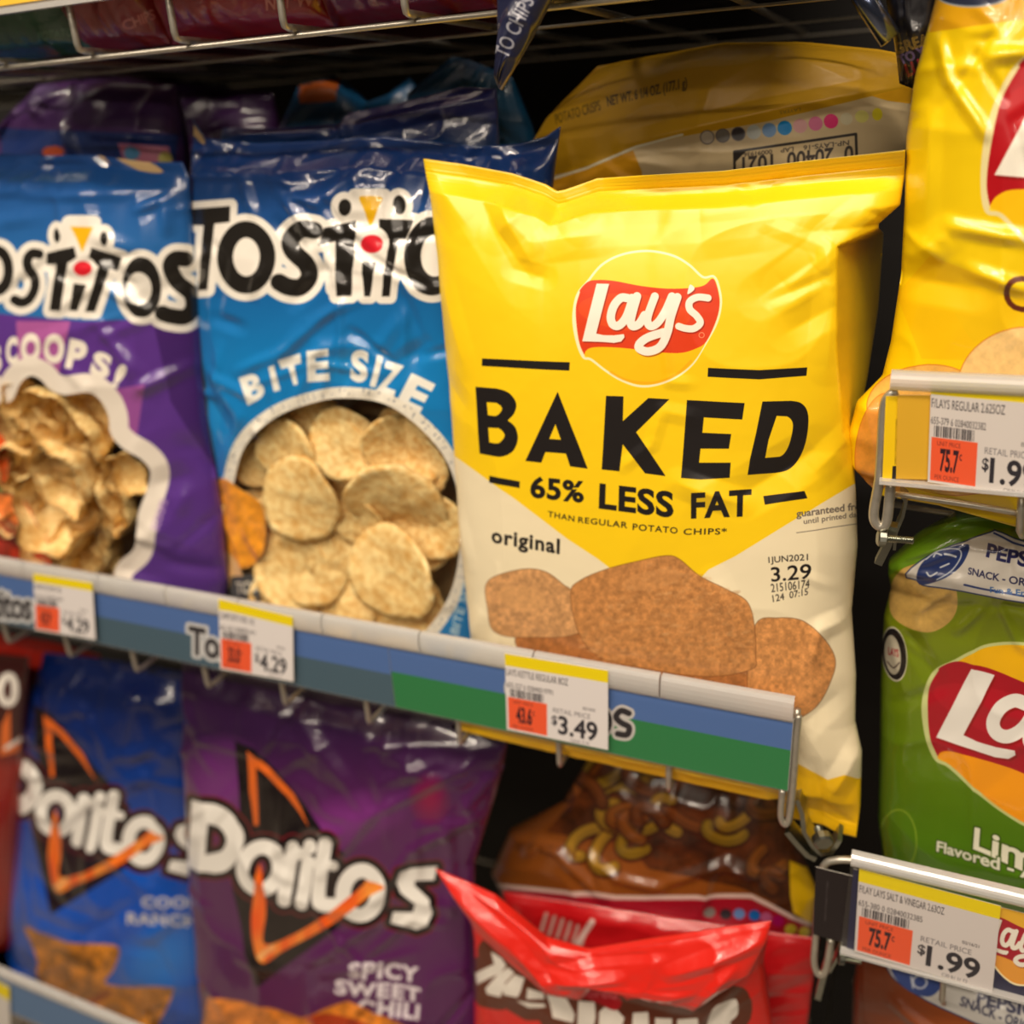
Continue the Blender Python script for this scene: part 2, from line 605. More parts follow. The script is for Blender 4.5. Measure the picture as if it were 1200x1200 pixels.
def bag(label, l, r, t=(), b=(), plane=(0.05, 1.07, 0.0, 0.0), front=.03, back=.03, au=2.6, av=3.0, pu=.6, pv=.6, nu=100, nv=120,
        wr=.003, wf=(4, 5), seed=1, pleat=.002, creases=(), seal=(.035, .03), rand=None, art=None, base=(200, 200, 200), k=1.5, tex=(900, 1200),
        mk=None, window=False, group=None, name='chip_bag', back_col=(150, 145, 140), rid=.0015, zmin=None, fac=None, cat='bag of chips',
        extra=None, zlim=9.0):
    nu = int(nu * DENS); nv = int(nv * DENS)
    l = np.array(l, float); r = np.array(r, float)
    if cat == 'bag of chips':
        cat = 'chip bag'
    L = resample(l, nv + 1); Rr = resample(r, nv + 1)
    T = resample([l[0], *t, r[0]], nu + 1); B = resample([l[-1], *b, r[-1]], nu + 1)
    u = np.linspace(0, 1, nu + 1)[None, :, None]; v = np.linspace(0, 1, nv + 1)[:, None, None]
    G = (1 - v) * T[None] + v * B[None] + (1 - u) * L[:, None] + u * Rr[:, None] \
        - ((1 - u) * (1 - v) * l[0] + u * (1 - v) * r[0] + (1 - u) * v * l[-1] + u * v * r[-1])
    u = u[..., 0]; v = v[..., 0]
    y0, zb, lean, slant = plane
    xb = on_plane(np.array(G[nv // 2, nu // 2, 0]), np.array(G[nv // 2, nu // 2, 1]), y0)[0]
    P = on_plane(G[..., 0], G[..., 1], y0, zb, lean, slant, xb)
    nrm = -np.array([-slant, 1.0, -lean]); nrm /= np.linalg.norm(nrm)
    prof = ((1 - np.abs(2 * u - 1) ** au).clip(0) ** pu) * ((1 - np.abs(2 * v - 1) ** av).clip(0) ** pv)
    env = prof ** .5
    u2 = u + 0 * v; v2 = v + 0 * u
    st, sb = seal
    body = np.clip((v2 - st) / .04, 0, 1) * np.clip((1 - sb - v2) / .04, 0, 1)
    big = front * prof * np.clip(body * 1.2, 0, 1)
    sink = 0.0
    if extra is not None:
        ex_ = extra(u2, v2, G)
        big = big + ex_
        sink = np.minimum(ex_, 0)
    creases = list(creases)
    if rand:                                                 # extra random folds: (count, height mm, seed)
        rs = random.Random(rand[2])
        for _ in range(rand[0]):
            uu, vv = rs.random(), min(max(rs.choice([rs.gauss(.12, .1), rs.random(), rs.gauss(.9, .07)]), .03), .97)
            x, y = G[int(vv * nv), int(uu * nu)]
            if not (-80 < x < 1280 and -80 < y < 1280):
                continue
            an = rs.uniform(0, 6.28); sg = rs.choice([1, 1, -1])
            for _k in range(rs.choice([1, 2, 3])):
                ln = rs.uniform(25, 75)
                x2, y2 = x + ln * math.cos(an), y + ln * math.sin(an)
                creases.append((x, y, x2, y2, sg * rand[1] * rs.uniform(.5, 1.2), rs.uniform(6, 13)))
                x, y = x2, y2; an += rs.uniform(-1.6, 1.6)
    for c in creases:                                        # (x0,y0,x1,y1, height in mm, half width in px)
        x0, y0_, x1, y1, amp, w = c
        dx, dy = x1 - x0, y1 - y0_
        tt = ((G[..., 0] - x0) * dx + (G[..., 1] - y0_) * dy) / (dx * dx + dy * dy)
        tc = tt.clip(0, 1)
        d = np.hypot(G[..., 0] - x0 - tc * dx, G[..., 1] - y0_ - tc * dy)
        big = big + amp * .001 * (1 - d / w).clip(0) * (np.sin(math.pi * (tc * .9 + .05)) ** .5)
    fa = facets(u2, v2, wf[0], wf[1], seed) - .5
    fb = facets(u2, v2, wf[0] * 2.3, wf[1] * 2.3, seed + 3) - .5
    rg = ridge(u2, v2, wf[0] * 1.3, wf[1] * 1.3, seed + 5) ** 4
    fine = wr * (2.0 * fa + .8 * fb) + rid * rg
    pl = (vnoise(u2 * 22, v2 * 2, seed + 9) - .5) * 2 * pleat * (np.exp(-(v2 - st).clip(0) / .10) + np.exp(-(1 - sb - v2).clip(0) / .08))
    hf = big + (fine + pl) * np.clip(env * 1.3, 0, 1) * body
    crimp = .0004 * np.sin(v2 * 1300) * (1 - body)
    th = .0006
    hf = hf + crimp + th
    hb = sink - back * prof * body - th + crimp - (fine * .6) * env * body
    Pf = P + nrm * hf[..., None]; Pb = P + nrm * hb[..., None]
    Psm = P + nrm * (big + th)[..., None]
    if zmin is not None:
        for Q in (Pf, Pb):
            Q[..., 2] = np.where(Q[..., 0] < zlim, np.maximum(Q[..., 2], zmin), Q[..., 2])
    gp = to_px(Psm)
    A = Art(gp[..., 0].min() - 6, gp[..., 1].min() - 6, gp[..., 0].max() + 6, gp[..., 1].max() + 6, k, base)
    art(A)
    im = to_image(name + '_print', A, gp[..., 0], gp[..., 1], *tex)
    m = print_mat(name + '_film', im, window=window, **(mk or {}))
    mb = mat('bag_back_%d_%d_%d' % tuple(back_col), back_col, .4, coat=.4)
    uv = np.stack([u2, 1 - v2], -1)
    # weld front and back at the two side edges
    idf = np.arange((nu + 1) * (nv + 1)).reshape(nv + 1, nu + 1)
    idb = idf + idf.size
    V = np.concatenate([Pf.reshape(-1, 3), Pb.reshape(-1, 3)]); UV = np.concatenate([uv.reshape(-1, 2)] * 2)
    js = max(int(round(st * nv)), 1) if st > 0 else 0
    je = nv - (max(int(round(sb * nv)), 1) if sb > 0 else 0)

    def strip(j0, j1):
        js_ = slice(j0, j1); j1_ = slice(j0 + 1, j1 + 1)
        q = lambda a, b_, c, d: np.stack([a.ravel(), b_.ravel(), c.ravel(), d.ravel()], 1)
        fs = [q(idf[js_, :-1], idf[j1_, :-1], idf[j1_, 1:], idf[js_, 1:])]
        bs = [q(idb[js_, :-1], idb[js_, 1:], idb[j1_, 1:], idb[j1_, :-1])]
        fs.append(q(idf[js_, 0], idb[js_, 0], idb[j1_, 0], idf[j1_, 0]))
        fs.append(q(idf[js_, nu], idf[j1_, nu], idb[j1_, nu], idb[js_, nu]))
        if j0 == 0:
            fs.append(q(idf[0, :-1], idf[0, 1:], idb[0, 1:], idb[0, :-1]))
        if j1 == nv:
            fs.append(q(idf[nv, :-1], idb[nv, :-1], idb[nv, 1:], idf[nv, 1:]))
        a_ = np.concatenate(fs); b2 = np.concatenate(bs)
        return np.concatenate([a_, b2]), np.array([0] * len(a_) + [1] * len(b2))

    def build(nm, j0, j1, par=None):
        Fc, mi = strip(j0, j1)
        Fa = np.array(Fc)
        used = np.unique(Fa)
        re = np.full(len(V), -1); re[used] = np.arange(len(used))
        return mesh_obj(nm, V[used], re[Fa], [m, mb], par, uvs=UV[used], midx=mi)
    o = build(name, js, je)
    tag(o, label, cat, group)
    if js:
        build('top_seal', 0, js, o)
    if je < nv:
        build('bottom_seal', je, nv, o)
    o['_'] = 0
    del o['_']
    return o, dict(Psm=Psm, gp=gp, P=P, nrm=nrm, plane=plane, xb=xb)


# ------------------------------------------------------------------ shared artwork
CREAM = (244, 238, 222)
INK = (28, 24, 24)


def lays_logo(A, T, sc, red=(222, 62, 22), red2=(238, 88, 28), top=(253, 216, 50), bot=(253, 196, 12), ring=(255, 240, 190), letter=CREAM, ringw=9):
    """yellow disc with a waving red banner and white script; local units: 5 per photo pixel of the nearest bag"""
    A.T, A.sc = T, sc
    out = cr([(245, 250), (330, 150), (450, 90), (600, 70), (740, 95), (840, 150), (920, 222), (985, 220), (1015, 290), (1025, 380), (1000, 490), (930, 620),
              (860, 730), (760, 810), (640, 855), (540, 860), (440, 825), (350, 770), (265, 705), (220, 690), (185, 600), (165, 480), (172, 380), (195, 310)])
    A.draw([('f', out)], ring, grow=ringw * .5)
    A.draw([('f', out)], top, grow=-0.0)
    A.draw([('s', out, ringw, True)], ring)
    low = cr([(222, 680), (235, 655), (270, 635), (360, 632), (480, 640), (600, 655), (700, 665), (800, 665), (880, 640), (935, 608), (860, 726), (760, 803), (640, 848), (540, 853), (440, 818), (350, 762), (270, 700)], True, 4)
    A.draw([('f', low)], bot)
    A.draw([('s', cr([(380, 780), (460, 822), (560, 842), (660, 838), (770, 790), (850, 715)], False), 16)], (245, 150, 20), op=.35)
    band = cr([(245, 252), (300, 240), (400, 245), (560, 275), (720, 290), (860, 285), (930, 270), (975, 232), (1000, 270), (1018, 370), (1000, 470), (940, 600),
               (880, 640), (800, 665), (700, 665), (600, 655), (480, 640), (360, 632), (270, 635), (235, 655), (222, 680), (195, 620), (178, 520), (172, 400), (195, 310)], True, 4)
    A.draw([('f', band)], red)
    A.draw([('f', ell(520, 430, 330, 110, 5))], red2, op=.5)
    A.draw([('s', cr([(195, 310), (172, 400), (178, 520), (195, 620), (222, 684)], False), ringw)], ring)

    def letters(dx=0, dy=0):
        o = np.array([dx, dy])
        Lp = np.array([(298, 260), (372, 262), (297, 553), (340, 562), (400, 563), (458, 556), (462, 575), (442, 600), (400, 608), (340, 603), (215, 598)]) + o
        return [('f', Lp),
                ('s', cr([(478, 345), (440, 345), (400, 390), (382, 455), (395, 500), (430, 505), (470, 460), (500, 380), (505, 345)], False) + o, 50),
                ('s', cr([(535, 335), (508, 430), (498, 485), (512, 510), (548, 495), (580, 445)], False) + o, 50),
                ('s', cr([(640, 335), (605, 430), (596, 480), (615, 510), (655, 490), (700, 425), (740, 335)], False) + o, 48),
                ('s', cr([(772, 340), (735, 450), (712, 550), (670, 630), (600, 658), (548, 640), (552, 610), (600, 575), (690, 545)], False) + o, 50),
                ('s', cr([(950, 345), (890, 340), (845, 365), (845, 410), (885, 450), (905, 490), (870, 522), (820, 522), (780, 510)], False) + o, 42),
                ('f', cr([(848, 265), (872, 285), (862, 305), (832, 322), (836, 290)]) + o)]
    A.draw(letters(6, 8), (120, 20, 10), op=.55)
    A.draw(letters(), letter)
    A.draw([('s', ell(913, 562, 15, 15), 4, True)], (255, 190, 150), op=.8)
    A.T, A.sc = None, 1.0


def tag_art(T, sc, lines, price, unit='75.7', yellow=(238, 214, 10)):
    """shelf price tag in local units 0..100 x 0..80"""
    def f(A, q):
        A.T = homog([(0, 0), (100, 0), (100, 80), (0, 80)], q); A.sc = sc
        A.fill([(-3, -3), (103, -3), (103, 12), (-3, 12)], yellow)
        A.text(lines[0], [(1, 15), (62 if len(lines[0]) > 20 else 46, 22)], (60, 55, 60), bold=.004)
        A.text(lines[1], [(1, 29), (47, 34.5)], (60, 55, 60))
        rs = random.Random(3)
        x = 4.0
        while x < 38:
            w = rs.choice([.5, .9, 1.4])
            A.fill([(x, 35.5), (x + w, 35.5), (x + w, 44), (x, 44)], (55, 50, 55))
            x += w + rs.choice([.5, .8, 1.1])
        A.fill([(2, 44.5), (41, 44.5), (41, 78), (2, 78)], (240, 92, 52))
        A.text('UNIT PRICE', [(7, 47), (27, 50.5)], (130, 50, 40))
        A.text(unit, [(10, 52.5), (26, 70.5)], (50, 24, 34), bold=.035)
        A.text('c', [(26.5, 55), (28.6, 60)], (70, 30, 40), bold=.01)
        A.text('PER OUNCE', [(6, 73), (27, 76.5)], (130, 50, 40))
        A.text('RETAIL PRICE', [(47, 47), (83, 52)], (110, 105, 110))
        A.text('02/16/21', [(76, 40.5), (88, 43.5)], (70, 65, 70), bold=.01)
        A.text('$', [(45.5, 55), (51, 66)], (45, 42, 50), bold=.02)
        A.text(price, [(52, 54), (90, 74)], (45, 42, 50), bold=.025)
        A.text('C20 B1 S1 F3', [(64, 76), (82, 79)], (90, 85, 90))
        A.T = None; A.sc = 1
    return f


def tostitos(A, T, sc, parts):
    A.T, A.sc = T, sc
    A.draw(parts['black'] + parts['back'], (236, 230, 218), grow=parts['grow'])
    A.draw(parts['black'], (30, 27, 24))
    A.draw(parts['counter'], (236, 230, 218))
    A.draw(parts['tri'], (232, 178, 20))
    A.draw(parts['red'], (214, 30, 45))
    A.T, A.sc = None, 1.0


def doritos(A, T, sc):
    """local units: zoom of the purple bag, 2.222 per photo pixel"""
    A.T, A.sc = T, sc
    A.draw([('f', [(610, 20), (665, 40), (900, 320), (640, 320)])], (18, 10, 14))
    A.draw([('f', [(610, 400), (1010, 400), (672, 648)])], (18, 10, 14), grow=8)
    org = lerp((205, 60, 20), (245, 150, 70), 905, 880)
    A.draw([('f', [(642, 45), (668, 75), (672, 240), (660, 240)]), ('f', [(642, 45), (680, 70), (760, 160), (806, 248), (740, 165), (670, 88)])], (214, 98, 30))
    ltr = [('f', [(500, 170), *cr([(500, 170), (560, 180), (612, 212), (638, 268), (616, 330), (570, 364), (486, 346)], False, 5)[5:25], (560, 364), (486, 346)], [(544, 232), *cr([(546, 232), (575, 243), (592, 272), (578, 303), (538, 312)], False, 4)]),
           ('s', ell(680, 350, 47, 55, 10), 38, True),
           ('s', [(762, 298), (742, 432)], 36), ('s', [(750, 335), (775, 312), (792, 310)], 30),
           ('s', [(803, 330), (787, 442)], 34), ('s', [(808, 290), (809, 295)], 34),
           ('s', cr([(848, 285), (830, 400), (836, 440), (866, 446)], False), 36), ('s', [(815, 335), (868, 345)], 26),
           ('s', ell(938, 416, 46, 58, 8), 40, True),
           ('f', [(1135, 350), (1070, 352), (1040, 362), (1030, 390), (1042, 415), (1080, 445), (1072, 468), (1022, 466), (1014, 496), (1080, 516), (1108, 505), (1124, 470), (1116, 435), (1076, 400), (1078, 388), (1126, 388)])]
    A.draw(ltr, (120, 26, 34), grow=19)
    A.draw(ltr, (22, 8, 12), grow=15)
    A.draw(ltr, (246, 242, 234))
    A.draw([('f', cr([(676, 338), (690, 400), (694, 470), (690, 545), (760, 525), (850, 470), (940, 400), (950, 385), (1000, 400), (960, 425), (860, 500), (740, 565), (680, 594), (655, 500), (660, 420)], True, 5))], lambda X, Y: orange(X, Y))
    A.draw([('s', [(680, 578), (708, 556)], 16)], (255, 214, 150), op=.6)
    A.T, A.sc = None, 1.0


def orange(X, Y):
    n = vnoise(X / 9, Y / 30, 5)[..., None]
    return np.array([240, 84, 14.]) * (1 - n) + np.array([255, 160, 60.]) * n


# ------------------------------------------------------------------ setting: back panel of the shelving, aisle floor, ceiling
tag(box_obj('floor', -4, 4, -5, .475, -.05, 0, mat('vinyl_floor', (150, 140, 126), .35, noise=.2, nscale=3)), kind='structure')
tag(box_obj('ceiling', -4, 4, -5, .475, 3.3, 3.35, mat('ceiling_tile', (150, 145, 138), .8, noise=.15, nscale=20)), kind='structure')
back = mat('dark_panel', (26, 22, 20), .8, noise=.3, nscale=12)
tag(box_obj('wall_back', -2.2, 1.0, .46, .475, .3, 2.3, back), kind='structure')

steel = mat('zinc_wire', (204, 198, 184), .36, metal=.75, noise=.15, nscale=200)
zinc = mat('zinc_plate', (170, 172, 160), .3, metal=1.0, noise=.2, nscale=90)
plastic_grey = mat('holder_plastic', (190, 186, 180), .25, coat=.8)


def wire_shelf(z, x0, x1, ztop, label, xs, yback=.44, front_wire=False):
    e = empty('wire_shelf', ((x0 + x1) / 2, .2, z), label, 'wire shelf')
    me = None
    for x in xs:
        P = [(0, yback, z), (0, .010, z), (0, .0062, z + .001), (0, .0055, z + .004), (0, .0055, ztop)]
        if me is None:
            o = tube('wire', np.array(P) + [x, 0, 0], .0023, steel, e)
            me = o; xr = x
        else:
            o = me.copy(); COL.objects.link(o); o.parent = e
            o.matrix_parent_inverse = e.matrix_basis.inverted()
            o.location = (x - xr, 0, 0)
    for i, y in enumerate(([.0175] if front_wire else []) + [.12, .27, .42]):
        tube('cross_wire', [(x0, y, z - .0042), (x1, y, z - .0036)], .0017 if i == 0 else .0010, steel, e)
    return e


ZM, ZU = 1.0625, 1.559
xs_mid = [-.0385 - .0815 * i for i in range(16)]
wire_shelf(ZM, -1.32, -.036, 1.15, 'middle wire shelf that carries the large upright bags', xs_mid)
wire_shelf(ZU, -1.32, -.034, 1.64, 'upper wire shelf along the top of the photo', [-.60 + .0815 * i for i in range(-8, 7)], front_wire=True)


# ------------------------------------------------------------------ price rails
clear = clear_film('clear_plastic')
lip_mat = mat('lip_plastic', (236, 234, 230), .24, coat=.6, trans=.5)


def lip_profile(y, z, h=.018, d=.0036):
    pts = []
    for i in range(9):
        t = math.pi * i / 8
        pts.append((y - d * math.sin(t) * .9, z + h / 2 * math.cos(t) + h / 2))
    pts += [(y + .003, z), (y + .003, z + h)]
    return pts


RX0, RX1 = -1.32, -.0395
rail = empty('price_rail', (-.68, 0, 1.12), 'long clear price rail with blue, teal and green strip along the middle shelf edge', 'price rail')
box_obj('channel_back', RX0, RX1, .0005, .0028, 1.088, 1.1445, plastic_grey, rail)
seams = [-.62, -.545, -.47, -.39, -.305, -.215, -.125]
xx = [RX0] + [-1.25 + .09 * i for i in range(7)] + seams + [RX1]
for a, b in zip(xx, xx[1:]):
    profile_x('lip_segment', lip_profile(0, 1.143), a + .0006, b - .0006, lip_mat, rail)
box_obj('bottom_lip', RX0, RX1, -.0028, .0005, 1.0870, 1.0895, clear, rail)


def strip_art(kind):
    def f(A, q):
        x0, x1 = q[:, 0].min() - 5, q[:, 0].max() + 5
        lowc = (70, 96, 112) if kind == 'tost' else (42, 126, 72)
        # world-horizontal boundary at z = 1.1195
        X = np.linspace(-1.4, 0.0, 60)
        bd = to_px(np.stack([X, X * 0, X * 0 + (1.1185 if kind == 'tost' else 1.1215)], -1))
        bt = to_px(np.stack([X, X * 0, X * 0 + 1.07], -1))
        A.fill(np.concatenate([bd, bt[::-1]]), lowc)
        H = homog([(0, 0), (60, 0), (60, 28), (0, 28)], [(-32, 676), (38, 684), (38, 733), (-32, 728)])
        if kind == 'tost':
            for quad in ([(-52, 686), (38, 694), (38, 728), (-52, 720)], [(222, 733), (320, 752), (320, 786), (222, 767)]):
                it = A.textitem('Tostitos', quad, .03, .95)
                A.draw([it], (205, 205, 205), grow=4)
                A.draw([it], (52, 48, 52))
        else:
            s = [('s', cr([(737, 836), (728, 833), (722, 840), (728, 847), (737, 852), (735, 861), (724, 860)], False), 7),
                 ('s', ell(706, 846, 8, 12), 7, True), ('s', ell(602, 806, 6, 8), 4, True)]
            A.draw(s, (205, 200, 196), grow=3.5)
            A.draw(s, (40, 36, 42))
    return f


XG = float(at(460, 800)[0])


def rail_strip(name, xa, xb, kind, base, z0=1.0895, z1=1.143, y=-.0004, **k):
    return card(name, [(0, 0)] * 4, 0, strip_art(kind), base, rail, corners=[(xa, y, z1), (xb, y, z1), (xb, y, z0), (xa, y, z0)], k=2.5, th=.0003, **k)


tag(rail_strip('label_strip', RX0, XG, 'tost', (78, 112, 172)), 'printed strip, blue over grey-teal with snack lettering')
tag(rail_strip('label_strip', XG + .0005, RX1 - .0005, 'green', (78, 112, 172)), 'printed strip, blue over green')
mesh_obj('clear_cover', [(RX0, -.0032, 1.089), (RX1, -.0032, 1.089), (RX1, -.0032, 1.1445), (RX0, -.0032, 1.1445)], [(0, 1, 2, 3)], clear, rail, smooth=False)

for quad, lines, price, unit, lab in (
        ([(39, 672), (108, 683), (112, 750), (41, 738)], ('CHIPS SCOOPS 10Z', '655-101 0 028400516464'), '4.29', '42.9', 'white price tag reading 4.29 with yellow band, farthest left on the long rail'),
        ([(256, 702), (343, 723), (344, 799), (258, 784)], ('CHIPS BITE SIZE 13Z', '655-102 0 028400516471'), '4.29', '33.0', 'white price tag reading 4.29 below the blue bag of round chips'),
        ([(591.5, 766), (712.5, 786), (712.5, 879), (594, 855)], ('LAYS KETTLE REGULAR 8OZ', '655-327 6 02840019791'), '3.49', '43.6', 'white price tag reading 3.49 on the green part of the long rail')):
    o = card('price_tag', quad, -.0042, tag_art(None, 1.0, lines, price, unit), (226, 220, 218), k=5)
    tag(o, lab, 'price tag')


def holder(label, xa, xb, z0, z1, y, strip_quad=None, strip_fn=None, strip_base=None):
    e = empty('tag_holder', ((xa + xb) / 2, y, z0), label, 'tag holder')
    box_obj('channel_back', xa, xb, y + .0045, y + .0065, z0, z1, clear, e)
    profile_x('top_lip', lip_profile(y + .003, z1 - .010, .010, .005), xa, xb, lip_mat, e)
    box_obj('bottom_lip', xa, xb, y - .0012, y + .0045, z0 - .001, z0 + .001, lip_mat, e)
    mesh_obj('clear_cover', [(xa, y - .001, z0), (xb, y - .001, z0), (xb, y - .001, z1 - .006), (xa, y - .001, z1 - .006)], [(0, 1, 2, 3)], clear, e, smooth=False)
    return e


# upper right holder
YR = -.012
a = at(1040, 470, YR); zt = at(1060, 437, YR)[2]; z0 = at(1045, 566, YR)[2]; xl = at(1052, 437, YR)[0]
h1 = holder('clear tag holder with yellow insert hooked on the upper right shelf', xl - .003, .22, z0, zt, YR)
card('insert_strip', [(1052, 463), (1093, 463), (1089, 562), (1050, 561)], YR + .0025, lambda A, q: None, (222, 172, 44), h1)
o = card('side_label', [(1038, 464), (1055, 464), (1051, 563), (1034, 561)], YR + .0038,
         lambda A, q: (A.fill([(1046, 546), (1051, 546), (1050, 564), (1045, 564)], (30, 24, 24)), A.text('SNACK CHIPS', [(1049.5, 490), (1052, 490), (1050.5, 545), (1048, 545)], (130, 100, 20))), (244, 202, 8), h1)
o = card('price_tag', [(1091.5, 443), (1237, 455), (1229, 586), (1087, 565)], YR + .001, tag_art(None, 1.0, ('F/LAYS REGULAR 2.625OZ', '655-379 6 02840032382'), '1.99', '75.7'), (218, 210, 204), k=5)
tag(o, 'price tag for 2.625OZ bags on the upper right shelf, cut off by the photo', 'price tag')

# lower right holder
zt = at(999, 1003, YR)[2]; z0 = at(990, 1117, YR)[2]; xl = at(997, 1010, YR)[0]
h2 = holder('clear tag holder with navy strip hooked on the lower right shelf', xl, .22, z0, zt, YR)


def navy(A, q):
    lays_logo(A, affine(1196, 1108, 600, 460, .105, -.01, .03, .115), .11, ringw=22, red=(170, 24, 44), red2=(180, 34, 50), top=(236, 180, 50), bot=(236, 160, 60))


card('navy_strip', [(1000, 1018), (1260, 1086), (1250, 1184), (992, 1114)], YR + .0038, navy, (34, 34, 66), h2)
tag(card('side_label', [(956, 1016), (1004, 1028), (997, 1107), (952.5, 1095)], YR + .0058,
         lambda A, q: A.text('SNACK CHIPS', [(969, 1032), (971, 1032), (968, 1080), (966, 1080)], (90, 84, 84)), (30, 22, 24), h2), 'black end label')
o = card('price_tag', [(1007, 1018), (1173, 1062), (1163, 1162), (1001, 1115)], YR + .001, tag_art(None, 1.0, ('F/LAY LAYS SALT & VINEGAR 2.63OZ', '655-380 0 02840032385'), '1.99', '75.7'), (216, 208, 204), k=5)
tag(o, 'white price tag reading 1.99 in the lower right holder', 'price tag')


# ------------------------------------------------------------------ steel brackets
def ribbon(name, pts, w, th, m, parent):
    """bent flat bar: path in (x, z) at depth y, width w along y"""
    P = np.asarray(pts, float)
    n = len(P)
    T = np.gradient(P, axis=0); T /= np.linalg.norm(T, axis=1)[:, None] + 1e-12
    N = np.stack([-T[:, 2], T[:, 1] * 0, T[:, 0]], 1)
    V = []
    for i in range(n):
        for sy, sn in ((0, -1), (1, -1), (1, 1), (0, 1)):
            V.append(P[i] + N[i] * sn * th / 2 + np.array([0, sy * w, 0]))
    Fc = []
    for i in range(n - 1):
        for q in range(4):
            Fc.append((i * 4 + q, i * 4 + (q + 1) % 4, (i + 1) * 4 + (q + 1) % 4, (i + 1) * 4 + q))
    Fc += [(3, 2, 1, 0), tuple(range((n - 1) * 4, n * 4))]
    return mesh_obj(name, V, Fc, m, parent, smooth=False)


def bolt(parent, c, r, axis, L):
    """hex head with a threaded shaft"""
    c = np.array(c, float); ax = np.array(axis, float); ax /= np.linalg.norm(ax)
    up = np.array([0, 0, 1.0]); a = np.cross(ax, up); a /= np.linalg.norm(a); b = np.cross(a, ax)
    V = []; rows = [(0, .7), (.12, 1), (.8, 1), (.8, 1.0)]
    prof = [(0.0, .0), (0.0, r * .8), (r * .15, r), (r * .85, r), (r * .85, r * .45)]
    x = r * .85
    nt_ = max(int(L / (r * .22)), 2)
    for i in range(nt_):
        prof += [(x + (i + .25) * L / nt_, r * .45), (x + (i + .75) * L / nt_, r * .33)]
    prof.append((x + L, 0.0))
    n = 12; Fc = []
    for k_, (h, rr) in enumerate(prof):
        for q in range(n):
            t = 2 * math.pi * q / n
            q_ = rr * (1.0 if (k_ > 3 or q % 2 == 0) else .92)
            V.append(c + ax * h + q_ * (math.cos(t) * a + math.sin(t) * b))
    for k_ in range(len(prof) - 1):
        for q in range(n):
            Fc.append((k_ * n + q, k_ * n + (q + 1) % n, (k_ + 1) * n + (q + 1) % n, (k_ + 1) * n + q))
    return mesh_obj('bolt', V, Fc, zinc, parent, smooth=False)


def px3(pts, y=0.0):
    return np.array([at(p[0], p[1], p[2] if len(p) > 2 else y) for p in pts])


e = empty('shelf_bracket', at(935, 975, .002), 'zinc bracket and bolt at the right end of the long price rail', 'bracket')
tube('wire_hook', px3([(936, 838), (933, 868), (929, 925), (925, 958), (920, 966), (915, 956), (917, 925)], .002), .0022, steel, e, smooth_path=6)
ribbon('plate', px3([(934, 938), (940, 955), (942, 975), (952, 992), (962, 1002), (974, 1000), (984, 985)], .006), .016, .003, zinc, e)
ribbon('lower_plate', px3([(922, 976), (934, 990), (946, 1003), (956, 1008)], .004), .014, .004, zinc, e)
bolt(e, at(966, 989, -.002), .0068, (-.35, .8, .1), .008)

e = empty('shelf_bracket', at(1035, 600, .002), 'zinc hook bracket under the upper right tag holder', 'bracket')
tube('wire_hook', px3([(1052, 459), (1042, 464), (1036, 480), (1033, 530), (1030, 565), (1024, 600), (1027, 614), (1035, 617), (1040, 606), (1044, 566)], -.004), .0027, steel, e, smooth_path=6)
tube('shelf_wire', px3([(1038, 577), (1080, 583), (1140, 592), (1290, 618)], .002), .0018, steel, e)
ribbon('plate', px3([(1044, 586), (1054, 580), (1062, 588), (1058, 606), (1050, 625), (1048, 645)], .004), .016, .0016, zinc, e)
ribbon('lower_plate', px3([(1047, 618), (1040, 640), (1029, 662)], .0), .008, .0042, zinc, e)
bolt(e, at(1028, 630, -.006), .0048, (.95, .2, -.06), .015)

e = empty('shelf_bracket', at(975, 1120, .002), 'zinc hook bracket under the lower right tag holder', 'bracket')
tube('wire_hook', px3([(1000, 1008), (980, 1008), (966, 1014), (960, 1040), (956, 1095), (954, 1128), (960, 1142), (968, 1136), (974, 1100)], .0005), .0025, steel, e, smooth_path=6)
ribbon('plate', px3([(972, 1098), (974, 1118), (965, 1145), (958, 1172)], .0), .010, .004, zinc, e)
ribbon('lower_plate', px3([(986, 1102), (982, 1122), (972, 1140)], .004), .010, .0018, zinc, e)
bolt(e, at(982, 1122, -.001), .0046, (.95, .2, -.1), .012)

e = empty('shelf_wires', at(1150, 600, .05), 'front wires of the small upper right shelf', 'wire shelf')
for x in (1198,):
    tube('wire', px3([(x, 570), (x - 3, 622), (x, 628, .02), (x + 4, 600, .25)], -.002), .0019, steel, e)
tube('cross_wire', px3([(1040, 590, .08), (1290, 630, .08)]), .002, steel, e)
e = empty('shelf_wires', at(1100, 1170, .05), 'front wires of the small lower right shelf', 'wire shelf')
for x in (1104,):
    tube('wire', px3([(x + 3, 1130), (x, 1172), (x + 2, 1176, .02), (x + 6, 1130, .25)], -.002), .0019, steel, e)
tube('cross_wire', px3([(1000, 1150, .10), (1290, 1215, .10)]), .002, steel, e)


